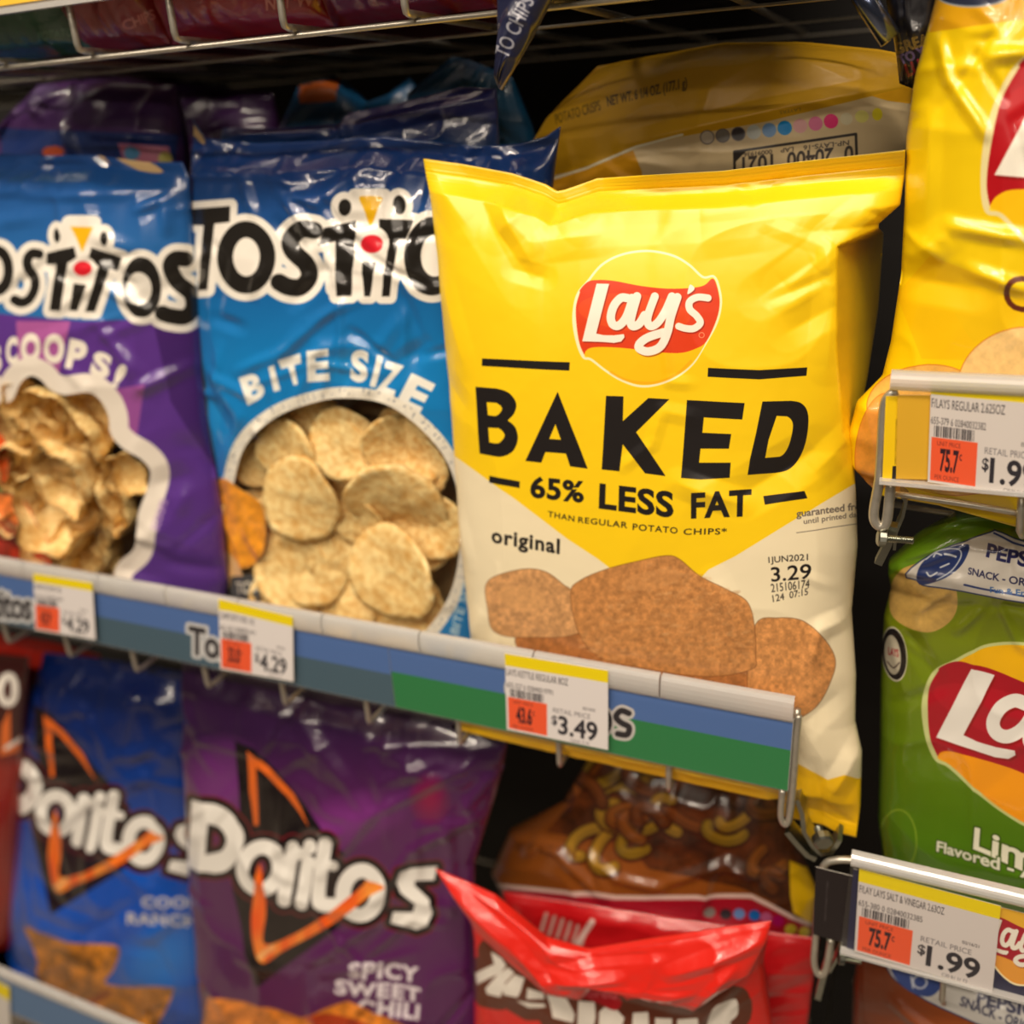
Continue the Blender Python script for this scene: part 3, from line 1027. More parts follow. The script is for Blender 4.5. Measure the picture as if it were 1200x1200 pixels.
# ------------------------------------------------------------------ HERO: the yellow baked-chips bag
def art_hero(A):
    A.fill([(400, 100), (1150, 100), (1150, 700), (400, 700)], (250, 208, 18))
    A.fill([(440, 462), (500, 505), (532, 534), (600, 582), (665, 632), (700, 655), (760, 700), (800, 700), (830, 668), (862, 652), (930, 610), (1003, 566), (1080, 520), (1160, 470), (1160, 1100), (440, 1100)], (240, 226, 190))
    A.fill([(440, 815), (540, 840), (760, 868), (935, 895), (970, 913), (990, 908), (1005, 912), (1060, 905), (1060, 1100), (440, 1100)], (246, 192, 10))
    A.T = zoomT(540, 620, 2.5)
    chip = (200, 140, 82)
    for c, cc, sd in (([(170, 312), (340, 305), (420, 380), (620, 420), (880, 420), (900, 600), (600, 600), (300, 480), (190, 380)], (176, 112, 60), 4),
                  ([(865, 280), (930, 262), (1000, 270), (1060, 320), (1095, 380), (1085, 440), (1040, 520), (950, 570), (860, 560), (840, 420)], (212, 146, 84), 11),
                  ([(75, 165), (110, 135), (190, 118), (250, 128), (300, 165), (325, 190), (350, 300), (200, 318), (100, 300), (80, 230)], (206, 152, 98), 21),
                  ([(322, 190), (350, 152), (430, 118), (520, 95), (600, 80), (640, 90), (700, 140), (780, 180), (838, 215), (858, 280), (862, 370), (850, 412), (720, 432), (520, 405), (400, 370), (345, 300)], (196, 134, 76), 31)):
        s = cr(c)
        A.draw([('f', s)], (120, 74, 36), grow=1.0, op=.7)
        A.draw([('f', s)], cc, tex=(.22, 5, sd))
    rs = random.Random(8)
    for i in range(420):
        x, y = rs.uniform(340, 850), rs.uniform(100, 420)
        if y < 300 - (x - 330) * .9 or y < 95 + max(x - 620, 0) * .5 or y > 395:
            continue
        A.draw([('s', [(x, y), (x + rs.uniform(6, 18), y + rs.uniform(-5, 3))], 3.4)], rs.choice([(224, 168, 110), (160, 104, 56)]), op=.22)
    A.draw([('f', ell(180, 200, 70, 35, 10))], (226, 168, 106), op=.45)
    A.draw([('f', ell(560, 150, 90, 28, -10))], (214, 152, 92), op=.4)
    A.T = zoomT(540, 400, 2.857)
    Bo = [(50, 152), *cr([(50, 152), (118, 157), (163, 172), (187, 206), (180, 240), (158, 264)], False, 6)[6:], *cr([(158, 264), (184, 288), (191, 330), (172, 370), (128, 386), (64, 375)], False, 6)[:-6], (128, 386), (64, 375)]
    Bi = [(88, 203), *cr([(88, 203), (120, 205), (140, 224), (122, 248), (92, 246)], False, 5)[5:]]
    Bj = [(93, 288), *cr([(93, 288), (128, 290), (148, 314), (128, 340), (97, 337)], False, 5)[5:]]
    Do = [(1010, 202), *cr([(1010, 202), (1105, 200), (1146, 213), (1163, 252), (1157, 325), (1136, 386), (1102, 427), (1055, 441), (960, 448)], False, 6)[6:-6], (1055, 441), (960, 448), (968, 395), (988, 310)]
    Di = [(1057, 250), *cr([(1057, 250), (1092, 252), (1111, 275), (1106, 322), (1090, 366), (1066, 388), (1018, 392)], False, 6)[6:-6], (1066, 388), (1018, 392), (1030, 330)]
    A.draw([('f', Bo, Bi, Bj),
            ('f', [(326, 168), (424, 427), (366, 419), (352, 376), (284, 370), (270, 406), (217, 400)], [(318, 276), (297, 326), (336, 329)]),
            ('f', [(487, 182), (545, 184), (542, 268), (628, 190), (698, 194), (586, 305), (685, 452), (616, 443), (541, 345), (530, 436), (471, 430)]),
            ('f', [(757, 197), (950, 207), (942, 262), (813, 255), (808, 307), (905, 311), (897, 360), (802, 360), (797, 407), (903, 407), (900, 457), (800, 463), (737, 458)]),
            ('f', Do, Di),
            ('f', [(72, 57), (367, 69), (365, 97), (71, 82)]),
            ('f', [(829, 88), (1000, 96), (1160, 87), (1157, 115), (1000, 127), (827, 118)]),
            ('f', [(97, 449), (198, 469), (197, 491), (96, 472)]),
            ('f', [(1012, 520), (1150, 502), (1160, 526), (1017, 549)])], INK)
    for body, q in (('65%', [(234, 449), (412, 468), (411, 543), (232, 524)]), ('LESS', [(464, 475), (712, 504), (712, 593), (461, 562)]),
                    ('FAT', [(771, 508), (973, 496), (970, 588), (770, 595)])):
        A.text(body, q, INK, bold=.034, spacing=1.06)
    for body, q in (('THAN', [(292, 568), (380, 586), (379, 605), (291, 587)]), ('REGULAR', [(393, 588), (558, 606), (557, 627), (392, 608)]),
                    ('POTATO', [(576, 610), (726, 624), (725, 645), (575, 632)]), ('CHIPS*', [(746, 627), (890, 627), (889, 649), (745, 649)])):
        A.text(body, q, INK, bold=.012, spacing=1.15)
    A.T = zoomT(400, 400, 3)
    A.text('original', [(530, 652), (768, 696), (766, 766), (529, 722)], INK, bold=.03, spacing=1.12)
    A.T = zoomT(800, 400, 3)
    g = (110, 100, 90)
    A.text('guaranteed fresh', [(398, 594), (655, 562), (655, 596), (400, 628)], g, bold=.02)
    A.text('until printed date.', [(424, 625), (640, 596), (640, 620), (426, 650)], g, bold=.012)
    A.line([(400, 675), (640, 638)], 2.5 / 3, g)
    A.text('1JUN2021', [(300, 760), (440, 748), (440, 778), (302, 788)], INK, bold=.004)
    A.text('3.29', [(308, 797), (453, 782), (450, 836), (312, 848)], INK, bold=.01)
    A.text('215106174', [(308, 855), (446, 838), (445, 868), (312, 884)], INK, bold=.002)
    A.text('124  07:15', [(314, 894), (440, 868), (440, 892), (318, 918)], INK, bold=.002)
    A.T = None
    lays_logo(A, zoomT(640, 280, 5), .2, ringw=14)


def hero_extra(u, v, G):
    x, y = G[..., 0], G[..., 1]
    xc = np.interp(y, [170, 255, 285, 400, 500, 540, 575, 1000], [1110, 1060, 985, 984, 990, 1006, 1100, 1100])
    e = -np.clip(x - xc, 0, 60) * .00047 * 3.6
    e = e + .0185 * np.clip((v - .92) / .05, 0, 1) * np.clip((965 - x) / 60, 0, 1)
    e = e + .012 * np.clip(1 - v / .035, 0, 1) * np.clip((u - .38) / .12, 0, 1)
    return e


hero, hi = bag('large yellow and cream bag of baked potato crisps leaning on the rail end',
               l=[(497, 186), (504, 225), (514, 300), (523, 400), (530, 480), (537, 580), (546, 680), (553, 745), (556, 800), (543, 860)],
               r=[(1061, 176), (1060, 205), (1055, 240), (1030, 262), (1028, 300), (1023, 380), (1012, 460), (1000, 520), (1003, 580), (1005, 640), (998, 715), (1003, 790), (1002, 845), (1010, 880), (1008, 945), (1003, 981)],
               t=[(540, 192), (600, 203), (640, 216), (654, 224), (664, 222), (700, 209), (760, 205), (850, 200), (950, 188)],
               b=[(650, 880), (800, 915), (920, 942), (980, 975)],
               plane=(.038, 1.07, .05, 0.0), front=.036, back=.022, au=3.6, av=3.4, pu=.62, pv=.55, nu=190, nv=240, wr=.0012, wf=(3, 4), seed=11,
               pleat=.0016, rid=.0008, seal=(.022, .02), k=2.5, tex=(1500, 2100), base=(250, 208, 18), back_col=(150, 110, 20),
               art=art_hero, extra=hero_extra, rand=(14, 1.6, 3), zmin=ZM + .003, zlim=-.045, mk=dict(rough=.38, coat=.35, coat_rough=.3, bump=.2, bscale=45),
               creases=[(655, 224, 600, 270, 3, 26), (655, 224, 700, 262, 2.5, 24), (560, 215, 640, 320, -3, 34), (505, 195, 560, 260, 3, 26), (600, 235, 640, 300, 3, 22),
                        (1050, 235, 985, 285, 5, 34), (985, 285, 930, 330, 3, 28), (985, 290, 975, 420, 3.5, 24), (900, 240, 830, 250, 3.5, 50), (960, 300, 900, 340, -3, 26),
                        (720, 270, 640, 280, 3, 26), (640, 280, 600, 240, 2, 22), (930, 380, 985, 350, -2.5, 22), (810, 545, 880, 570, 3, 18), (880, 560, 960, 515, -4, 30), (960, 540, 1005, 500, 3, 22),
                        (995, 715, 960, 720, 4, 16), (965, 720, 955, 760, 3, 14), (985, 800, 940, 830, -3, 22), (930, 800, 975, 880, 3, 20), (978, 915, 1008, 870, 5, 20),
                        (560, 740, 580, 700, 3, 18), (560, 650, 545, 600, 2, 16), (620, 310, 660, 320, -2, 14), (530, 330, 560, 420, 2, 20), (850, 655, 880, 720, 2, 20), (530, 440, 560, 470, -2, 18)])

# ------------------------------------------------------------------ blue bag of bite size round chips
BZ = (220, 200, 3.75)


def art_bite(A):
    A.fill([(0, 0), (900, 0), (900, 1200), (0, 1200)], lerp((22, 52, 108), (18, 122, 190), 190, 420))
    rs = random.Random(5)
    for i in range(26):
        x, y = rs.uniform(220, 680), rs.uniform(120, 640)
        w = rs.uniform(30, 80)
        A.fill([(x, y), (x + w, y + rs.uniform(-20, 20)), (x + w * .7, y + w), (x - w * .3, y + w * .8)], (50, 150, 205) if y > 330 else (34, 74, 140), op=.22)
    tb = [('f', [(20, 168), (188, 155), (190, 225), (122, 233), (96, 522), (50, 526), (78, 240), (20, 238)]),
          ('f', ell(262, 380, 126, 160, 0), ell(265, 378, 58, 85, 0)),
          ('s', cr([(555, 262), (500, 258), (455, 300), (460, 350), (520, 410), (535, 465), (500, 510), (445, 510), (405, 490)], False), 76),
          ('f', [(572, 330), (598, 252), (738, 220), (738, 300), (722, 550), (655, 552), (648, 310)]),
          ('f', [(770, 400), (832, 400), (806, 552), (779, 552)]),
          ('f', [(838, 213), (1000, 216), (966, 302), (932, 300), (893, 552), (857, 552), (888, 300), (842, 290)]),
          ('f', ell(1080, 375, 120, 172), ell(1092, 372, 62, 92)),
          ('s', cr([(1370, 262), (1310, 258), (1265, 300), (1270, 350), (1330, 410), (1345, 465), (1300, 510), (1235, 500)], False), 76),
          ('f', ell(690, 162, 28, 38, 10)), ('f', ell(932, 150, 31, 42, -8))]
    tostitos(A, zoomT(*BZ), 1 / 3.75, dict(black=tb, back=[('f', [(740, 110), (860, 110), (830, 240), (990, 250), (900, 500), (640, 520), (620, 300), (740, 240)]), ('f', ell(262, 380, 100, 140)), ('f', ell(1080, 375, 100, 150))],
                                     counter=[('f', ell(810, 320, 78, 76))], tri=[('f', cr([(752, 122), (775, 112), (850, 118), (835, 160), (808, 240), (795, 235), (775, 180)], True, 3))], red=[('f', ell(810, 322, 50, 40))], grow=32))
    A.T = zoomT(*BZ)
    tb = (238, 236, 226)
    for ch, q in (('B', [(234, 908), (318, 878), (352, 985), (275, 1028)]), ('I', [(360, 862), (384, 852), (412, 962), (384, 970)]), ('T', [(402, 832), (502, 800), (512, 930), (448, 948)]),
                  ('E', [(530, 790), (626, 780), (628, 922), (530, 928)]), ('S', [(722, 785), (802, 788), (790, 935), (716, 922)]), ('I', [(834, 808), (860, 816), (830, 952), (804, 945)]),
                  ('Z', [(868, 832), (957, 856), (915, 1002), (826, 968)]), ('E', [(985, 888), (1092, 940), (1022, 1068), (918, 1022)])):
        A.text(ch, q, tb, bold=.05)
    A.T = None
    win = cr([(276, 560), (290, 520), (325, 488), (370, 471), (410, 466), (455, 474), (497, 505), (525, 545), (539, 600), (538, 655), (526, 700), (500, 738), (470, 765), (400, 800), (320, 790), (285, 740), (272, 680), (268, 620)])
    A.draw([('f', win)], (236, 230, 214), grow=13, tex=(.05, 4, 2))
    rs = random.Random(9)
    for i in range(170):
        t = rs.randrange(len(win)); d = rs.uniform(3, 13)
        c = win[t] - np.array([405, 620]); c = win[t] + c / np.linalg.norm(c) * d
        A.draw([('s', [c, c + [rs.uniform(-1.2, 1.2), rs.uniform(-1.2, 1.2)]], 1.3)], (90, 100, 120))
    A.draw([('f', win)], 'window')
    A.draw([('f', cr([(262, 560), (285, 575), (306, 590), (311, 620), (306, 650), (290, 665), (272, 660), (262, 640), (240, 620), (240, 570)]))], (232, 150, 40), tex=(.25, 8, 3))
    A.draw([('f', [(262, 640), (280, 660), (292, 690), (290, 740), (262, 760), (240, 700)])], (236, 190, 130))
    A.draw([('f', [(270, 676), (304, 672), (302, 760), (266, 760)])], (70, 72, 74))
    A.text('TOS', [(276, 682), (300, 680), (300, 694), (276, 697)], (210, 205, 190), bold=.03)
    A.text('BITE SIZE', [(528, 740), (546, 672), (556, 676), (538, 744)], (190, 215, 225), bold=.02)


bite, bi = bag('blue bag of bite size round tortilla chips with large oval window',
               l=[(226, 140), (226, 200), (232, 280), (238, 360), (243, 440), (252, 500), (262, 560), (268, 620), (272, 700), (268, 800)],
               r=[(657, 148), (650, 200), (640, 300), (630, 400), (620, 500), (600, 600), (580, 700), (570, 870)],
               t=[(240, 162), (300, 168), (380, 165), (450, 160), (560, 172), (610, 168), (640, 160)],
               b=[(350, 822), (450, 845)],
               plane=(.082, 1.07, .04, 0.0), front=.036, back=.03, au=2.8, av=3.4, nu=120, nv=150, wr=.0022, wf=(4, 5), seed=21, pleat=.003, rid=.002,
               seal=(.02, .02), k=2.2, tex=(1300, 1700), base=(20, 90, 160), art=art_bite, rand=(60, 3.0, 5), window=True, back_col=(196, 164, 116),
               mk=dict(rough=.28, coat=1, coat_rough=.02, bump=.12, bscale=38), group='snack bags standing on the middle shelf', zmin=ZM + .003,
               creases=[(300, 205, 325, 250, 3, 9), (325, 205, 380, 215, 3, 9), (380, 215, 420, 200, -3, 12), (350, 220, 400, 275, 3, 8), (400, 275, 430, 330, 3, 8), (430, 340, 432, 420, 2.5, 7),
                        (432, 345, 370, 400, 3, 8), (370, 400, 310, 425, 3, 9), (385, 410, 420, 395, 3, 8), (270, 430, 330, 455, 3, 9), (245, 440, 300, 500, -4, 20), (480, 240, 500, 330, 3, 12),
                        (410, 450, 420, 400, 3, 7), (440, 440, 425, 480, 3, 8), (230, 205, 320, 205, 3, 8), (500, 330, 515, 420, -2, 14), (330, 490, 345, 500, 4, 9), (390, 520, 420, 530, 3, 9)])

# ------------------------------------------------------------------ purple and blue bag of scoop chips
SZ = (0, 240, 4.8)


def art_scoops(A):
    A.fill([(-400, 0), (500, 0), (500, 1200), (-400, 1200)], lerp((92, 52, 140), (82, 48, 130), 360, 700))
    A.fill([(-400, 0), (500, 0), (500, 330), (240, 372), (100, 376), (0, 368), (-400, 330)], lerp((24, 66, 128), (40, 110, 176), 180, 330))
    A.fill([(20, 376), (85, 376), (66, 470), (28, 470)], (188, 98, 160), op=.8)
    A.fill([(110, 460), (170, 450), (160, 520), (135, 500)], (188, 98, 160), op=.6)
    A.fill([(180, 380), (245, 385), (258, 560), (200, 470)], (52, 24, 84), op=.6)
    tb = [('f', ell(-24, 372, 92, 142), ell(-30, 370, 42, 80)),
          ('s', cr([(218, 278), (175, 275), (148, 310), (155, 360), (190, 410), (195, 470), (165, 530), (120, 550), (78, 535)], False), 54),
          ('f', [(262, 272), (420, 236), (436, 300), (388, 325), (348, 596), (292, 592), (330, 332), (262, 336)]),
          ('f', [(420, 440), (492, 450), (444, 596), (400, 592)]),
          ('f', [(517, 240), (694, 296), (668, 372), (622, 358), (545, 600), (490, 600), (560, 345), (498, 310)]),
          ('f', ell(803, 462, 108, 172, 0), ell(790, 470, 68, 92, 0)),
          ('s', cr([(1045, 305), (990, 305), (965, 350), (1000, 430), (1075, 500), (1085, 580), (1040, 630), (960, 625), (915, 610)], False), 88),
          ('f', ell(332, 172, 22, 40, -4)), ('f', ell(588, 190, 22, 40, -6))]
    tostitos(A, zoomT(*SZ), 1 / 4.8, dict(black=tb, back=[('f', [(405, 100), (525, 100), (520, 240), (660, 330), (520, 560), (330, 570), (300, 300), (420, 240)]), ('f', ell(803, 462, 90, 150)), ('f', ell(-24, 372, 80, 120))],
                                    counter=[('f', ell(470, 360, 76, 72)), ('f', ell(790, 470, 68, 92))], tri=[('f', [(403, 122), (522, 126), (466, 266)])], red=[('f', ell(470, 358, 52, 42))], grow=42))
    A.T = zoomT(0, 380, 3.75)
    c = (238, 230, 214)
    for ch, q in (('S', [(-55, 95), (5, 88), (18, 200), (-40, 225)]), ('C', [(28, 60), (84, 48), (90, 170), (38, 182)]), ('O', [(96, 38), (188, 36), (186, 166), (98, 168)]),
                  ('O', [(204, 38), (300, 42), (292, 176), (200, 166)]), ('P', [(320, 58), (402, 78), (372, 200), (298, 188)]), ('S', [(425, 108), (500, 140), (482, 245), (402, 215)]),
                  ('!', [(530, 165), (572, 190), (522, 282), (495, 268)])):
        A.text(ch, q, c, bold=.06)
    win = cr([(-60, 360), (10, 350), (60, 330), (95, 260), (140, 225), (185, 240), (230, 285), (300, 305), (400, 295), (450, 330), (482, 400), (492, 480), (540, 540), (620, 590), (660, 650),
              (640, 740), (610, 830), (600, 920), (585, 990), (510, 1060), (450, 1180), (200, 1200), (-60, 1200)])
    A.draw([('f', win)], (232, 222, 208), grow=22)
    A.draw([('f', win)], 'window')
    A.draw([('f', cr([(-60, 470), (10, 480), (35, 540), (40, 640), (15, 700), (-60, 700)]))], (214, 84, 30), tex=(.3, 8, 3))
    A.draw([('f', cr([(-60, 760), (20, 750), (100, 760), (160, 860), (200, 930), (215, 1060), (-60, 1100)]))], (206, 110, 50), tex=(.45, 9, 4))
    A.draw([('f', cr([(-60, 900), (40, 860), (120, 930), (200, 980), (215, 1080), (-60, 1100)]))], (150, 40, 20), tex=(.5, 7, 6))
    A.draw([('f', [(-60, 710), (10, 712), (8, 740), (-60, 745)])], (60, 120, 50))
    A.text('SCOOPS!', [(660, 900), (700, 770), (735, 775), (695, 910)], (190, 160, 200), bold=.02)
    A.T = None


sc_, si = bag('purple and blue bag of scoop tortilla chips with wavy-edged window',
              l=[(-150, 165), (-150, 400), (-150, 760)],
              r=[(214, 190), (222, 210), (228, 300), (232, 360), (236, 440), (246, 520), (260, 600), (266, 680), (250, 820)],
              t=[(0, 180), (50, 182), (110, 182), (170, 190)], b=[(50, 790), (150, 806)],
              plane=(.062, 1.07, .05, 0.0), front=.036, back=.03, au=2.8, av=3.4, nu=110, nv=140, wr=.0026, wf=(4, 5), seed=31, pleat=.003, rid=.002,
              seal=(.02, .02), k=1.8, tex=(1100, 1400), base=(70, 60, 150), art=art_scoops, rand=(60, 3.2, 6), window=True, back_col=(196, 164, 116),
              mk=dict(rough=.28, coat=1, coat_rough=.02, bump=.12, bscale=34), group='snack bags standing on the middle shelf', zmin=ZM + .003,
              creases=[(60, 228, 165, 226, 3, 10), (180, 245, 205, 232, 4, 8), (205, 230, 210, 270, 4, 8), (0, 262, 80, 252, 2, 12), (110, 355, 150, 325, 4, 9), (150, 325, 195, 360, 4, 8), (150, 370, 190, 430, 4, 9),
                       (190, 450, 215, 435, 5, 12), (150, 660, 210, 675, 5, 12), (45, 590, 140, 610, 3, 8), (45, 592, 140, 645, 3, 8), (200, 560, 235, 550, -4, 20), (185, 590, 250, 640, 4, 24)])
bite['group'] = sc_['group'] = 'snack bags standing on the middle shelf'

# ------------------------------------------------------------------ chips behind the windows
chip_mat, nt, p = new_mat('tortilla_chip')
tc = nt.nodes.new('ShaderNodeTexCoord')
n1 = nt.nodes.new('ShaderNodeTexNoise'); n1.inputs['Scale'].default_value = 5.5; n1.inputs['Detail'].default_value = 5
n2 = nt.nodes.new('ShaderNodeTexVoronoi'); n2.inputs['Scale'].default_value = 4.5
cr_ = nt.nodes.new('ShaderNodeValToRGB')
cr_.color_ramp.elements[0].position = .3; cr_.color_ramp.elements[0].color = lin((222, 172, 92))
cr_.color_ramp.elements[1].position = .65; cr_.color_ramp.elements[1].color = lin((255, 230, 165))
sp = nt.nodes.new('ShaderNodeValToRGB')
sp.color_ramp.elements[0].position = .02; sp.color_ramp.elements[0].color = (.25, .13, .06, 1)
sp.color_ramp.elements[1].position = .09; sp.color_ramp.elements[1].color = (1, 1, 1, 1)
mx = nt.nodes.new('ShaderNodeMixRGB'); mx.blend_type = 'MULTIPLY'; mx.inputs[0].default_value = .6
bp = nt.nodes.new('ShaderNodeBump'); bp.inputs['Strength'].default_value = .5; bp.inputs['Distance'].default_value = .003
L = nt.links.new
L(tc.outputs['Object'], n1.inputs['Vector']); L(tc.outputs['Object'], n2.inputs['Vector'])
L(n1.outputs['Fac'], cr_.inputs[0]); L(n2.outputs['Distance'], sp.inputs[0])
L(cr_.outputs[0], mx.inputs[1]); L(sp.outputs[0], mx.inputs[2]); L(mx.outputs[0], p.inputs['Base Color'])
L(n1.outputs['Fac'], bp.inputs['Height']); L(bp.outputs[0], p.inputs['Normal'])
p.inputs['Roughness'].default_value = .6
p.inputs['Subsurface Weight'].default_value = .0


def chip_mesh(seed, cup=False):
    rs = random.Random(seed)
    nr, na = 8, 32
    V = []; ph = [rs.uniform(0, 6.28) for _ in range(4)]
    th = .045
    for s in (1, -1):
        for i in range(nr + 1):
            rr = i / nr
            for a in range(na):
                t = 2 * math.pi * a / na
                if cup:
                    lob = 1 + .10 * math.cos(6 * t + ph[0]) + .04 * math.sin(3 * t + ph[1])
                    R_ = (.45 + .55 * min(rr * 1.3, 1) ** .6 if i else 0) * lob if rr > .35 else rr / .35 * .62
                    z = .75 * max(0, (rr - .35) / .65) ** .9 * (1 + .06 * math.sin(5 * t + ph[2]))
                    V.append((R_ * math.cos(t), R_ * math.sin(t), z + s * th * .6))
                else:
                    lob = 1 + .035 * math.sin(2 * t + ph[0]) + .02 * math.sin(5 * t + ph[1]) + .012 * math.sin(9 * t + ph[2])
                    x, y = rr * lob * math.cos(t), rr * lob * math.sin(t)
                    z = .16 * x * x - .10 * y * y + .05 * math.sin(3 * x + ph[2]) * math.cos(3 * y + ph[3]) + .02 * math.sin(9 * x + ph[0]) * math.sin(8 * y)
                    V.append((x, y, z + s * th * (1 - .3 * rr ** 4)))
    N = (nr + 1) * na; Fc = []
    for i in range(nr):
        for a in range(na):
            b = (a + 1) % na
            q = (i * na + a, (i + 1) * na + a, (i + 1) * na + b, i * na + b)
            Fc.append(q); Fc.append(tuple(N + k for k in q[::-1]))
    for a in range(na):
        b = (a + 1) % na
        Fc.append((nr * na + a, N + nr * na + a, N + nr * na + b, nr * na + b))
    me = bpy.data.meshes.new('chip')
    me.from_pydata(V, [], Fc)
    me.polygons.foreach_set('use_smooth', np.ones(len(Fc), bool))
    me.materials.append(chip_mat)
    import bmesh
    bm = bmesh.new(); bm.from_mesh(me); bmesh.ops.remove_doubles(bm, verts=bm.verts, dist=1e-5); bmesh.ops.recalc_face_normals(bm, faces=bm.faces); bm.to_mesh(me); bm.free()
    return me


chip_meshes = [chip_mesh(i) for i in range(6)]
scoop_meshes = [chip_mesh(50 + i, True) for i in range(5)]


def place_chip(info, px, py, off, rpx, rot, tilt, meshes, i, label, group, name, sq=1.0):
    gp = info['gp']
    k = np.argmin((gp[..., 0] - px) ** 2 + (gp[..., 1] - py) ** 2)
    film = info['Psm'].reshape(-1, 3)[k]
    back_mm = max(24 - off * 1000, 0) * .7 + 4.5 + rpx * .5 * math.sin(math.radians(min(max(abs(tilt[0]), abs(tilt[1])) * .7, 60))) * .55
    c = on_plane(np.array(float(px)), np.array(float(py)), film[1] + back_mm * .001)
    dist = np.linalg.norm(c - CAM)
    r = rpx * dist / F
    n = Vector(info['nrm'])
    q = n.to_track_quat('Z', 'Y').to_matrix()
    M = q @ Matrix.Rotation(math.radians(tilt[0] * .7), 3, 'X') @ Matrix.Rotation(math.radians(tilt[1] * .7), 3, 'Y') @ Matrix.Rotation(math.radians(rot), 3, 'Z')
    o = bpy.data.objects.new(name, meshes[i % len(meshes)])
    COL.objects.link(o)
    M4 = M.to_4x4() @ Matrix.Diagonal((r, r * sq, r, 1))
    M4.translation = Vector(c)
    o.matrix_world = M4
    tag(o, label, 'chip', group)
    return o


rc = [  # zoom of the window: x, y, radius (3.75 per pixel), depth mm, tilt x, tilt y, description
    (385, 370, 158, 15, 18, -10, 'round chip at the upper left of the window, half covered'),
    (425, 545, 168, 20, 5, 5, 'large round chip with two dark specks near the window centre'),
    (610, 300, 138, 17, -12, 18, 'pale round chip at the top centre catching the light'),
    (830, 310, 125, 12, 10, 50, 'chip standing on edge at the upper right of the window'),
    (855, 560, 200, 20, 42, 8, 'wide tilted oval chip with one dark speck'),
    (830, 870, 190, 20, -5, -4, 'round chip with speckled face at the lower right of the window'),
    (385, 860, 160, 19, -10, 15, 'round chip at the lower left of the window, front of an overlapping pair'),
    (460, 840, 150, 13, -8, 20, 'round chip at the lower left of the window, rear of an overlapping pair'),
    (345, 1000, 135, 22, -20, 8, 'browner round chip lowest at the left of the window'),
    (215, 390, 95, 9, 0, 20, 'small shaded chip at the left window rim'),
    (680, 640, 110, 8, 20, 0, 'chip half hidden under the wide tilted oval chip'),
    (1010, 650, 150, 7, 5, -20, 'shaded chip at the right window rim'),
    (600, 1010, 150, 9, -25, 0, 'shaded chip low in the middle of the window'),
    (900, 1090, 150, 13, -30, 0, 'chip lowest in the window above the rail'),
    (580, 780, 130, 2, 0, 10, 'deep shaded chip in the middle of the window'),
    (960, 400, 120, 3, 0, -15, 'shaded chip behind the one standing on edge'),
    (470, 190, 130, 3, 10, 0, 'shaded chip highest in the window'),
    (280, 690, 130, 6, 0, 10, 'chip beside the printed orange crisp'),
    (720, 440, 120, 1, 0, 0, 'deep chip above the wide tilted oval chip'),
]
for i, (x, y, r_, d, tx_, ty_, ds) in enumerate(rc):
    place_chip(bi, 240 + x / 3.75, 440 + y / 3.75, d * .001, r_ / 3.75 * 1.16, 40 * i, (tx_, ty_), chip_meshes, i, ds, 'round tortilla chips behind the blue bag window', 'tortilla_chip')
sc2 = [
    (130, 600, 100, 8, 30, 30, 'pale scoop chip on its side at the left of the wavy window'),
    (350, 640, 130, 18, 15, -10, 'large crinkled scoop chip in the centre of the wavy window'),
    (330, 830, 150, 17, -35, 10, 'broad scoop chip under the large crinkled one'),
    (575, 640, 80, 16, 10, 30, 'small scoop chip with dark speck at the right rim of the wavy window'),
    (290, 380, 110, 6, 20, 10, 'brown shaded scoop chip high in the wavy window'),
    (150, 330, 80, 9, 0, 30, 'scoop chip at the top left of the wavy window'),
    (430, 480, 90, 8, 20, -30, 'shaded scoop chip below the brown one'),
    (560, 800, 90, 9, -10, -20, 'shaded scoop chip low at the right rim'),
    (420, 1010, 120, 12, -30, 0, 'pale scoop chip lowest in the wavy window'),
    (250, 980, 90, 10, -30, 20, 'scoop chip low beside the printed salsa'),
    (60, 480, 90, 4, 0, 0, 'shaded scoop chip at the left photo edge'),
    (100, 760, 110, 6, 0, 20, 'scoop chip above the printed salsa'),
    (480, 640, 90, 2, 0, 0, 'deep scoop chip behind the large crinkled one'),
    (450, 880, 90, 3, 0, 0, 'deep scoop chip behind the broad one'),
    (220, 470, 90, 1, 0, 0, 'deep scoop chip left of centre'),
]
for i, (x, y, r_, d, tx_, ty_, ds) in enumerate(sc2):
    place_chip(si, x / 3.75, 380 + y / 3.75, d * .001, r_ / 3.75 * 1.15, 57 * i, (tx_, ty_), scoop_meshes, i, ds, 'scoop tortilla chips behind the purple bag window', 'scoop_chip')


rs = random.Random(77)
VR, VC = ('upper', 'middle', 'lower'), ('left', 'centre', 'right')
for r_i in range(3):
    for c_i in range(3):
        where = VR[r_i] + ' ' + VC[c_i]
        place_chip(bi, 315 + 85 * c_i + rs.uniform(-8, 8), 520 + 95 * r_i + rs.uniform(-8, 8), -.001 - .004 * rs.random(), 50, 50 * (r_i * 3 + c_i), (rs.uniform(-15, 15), rs.uniform(-15, 15)), chip_meshes, r_i + c_i,
                   'shaded round chip in the rear layer, ' + where + ' of the oval window', 'rear layer of round chips in the blue bag', 'tortilla_chip')
        place_chip(si, 25 + 52 * c_i + rs.uniform(-6, 6), 490 + 78 * r_i + rs.uniform(-6, 6), -.001 - .004 * rs.random(), 36, 50 * (r_i * 3 + c_i), (rs.uniform(-30, 30), rs.uniform(-30, 30)), scoop_meshes, r_i + c_i,
                   'shaded scoop chip in the rear layer, ' + where + ' of the wavy window', 'rear layer of scoop chips in the purple bag', 'scoop_chip')


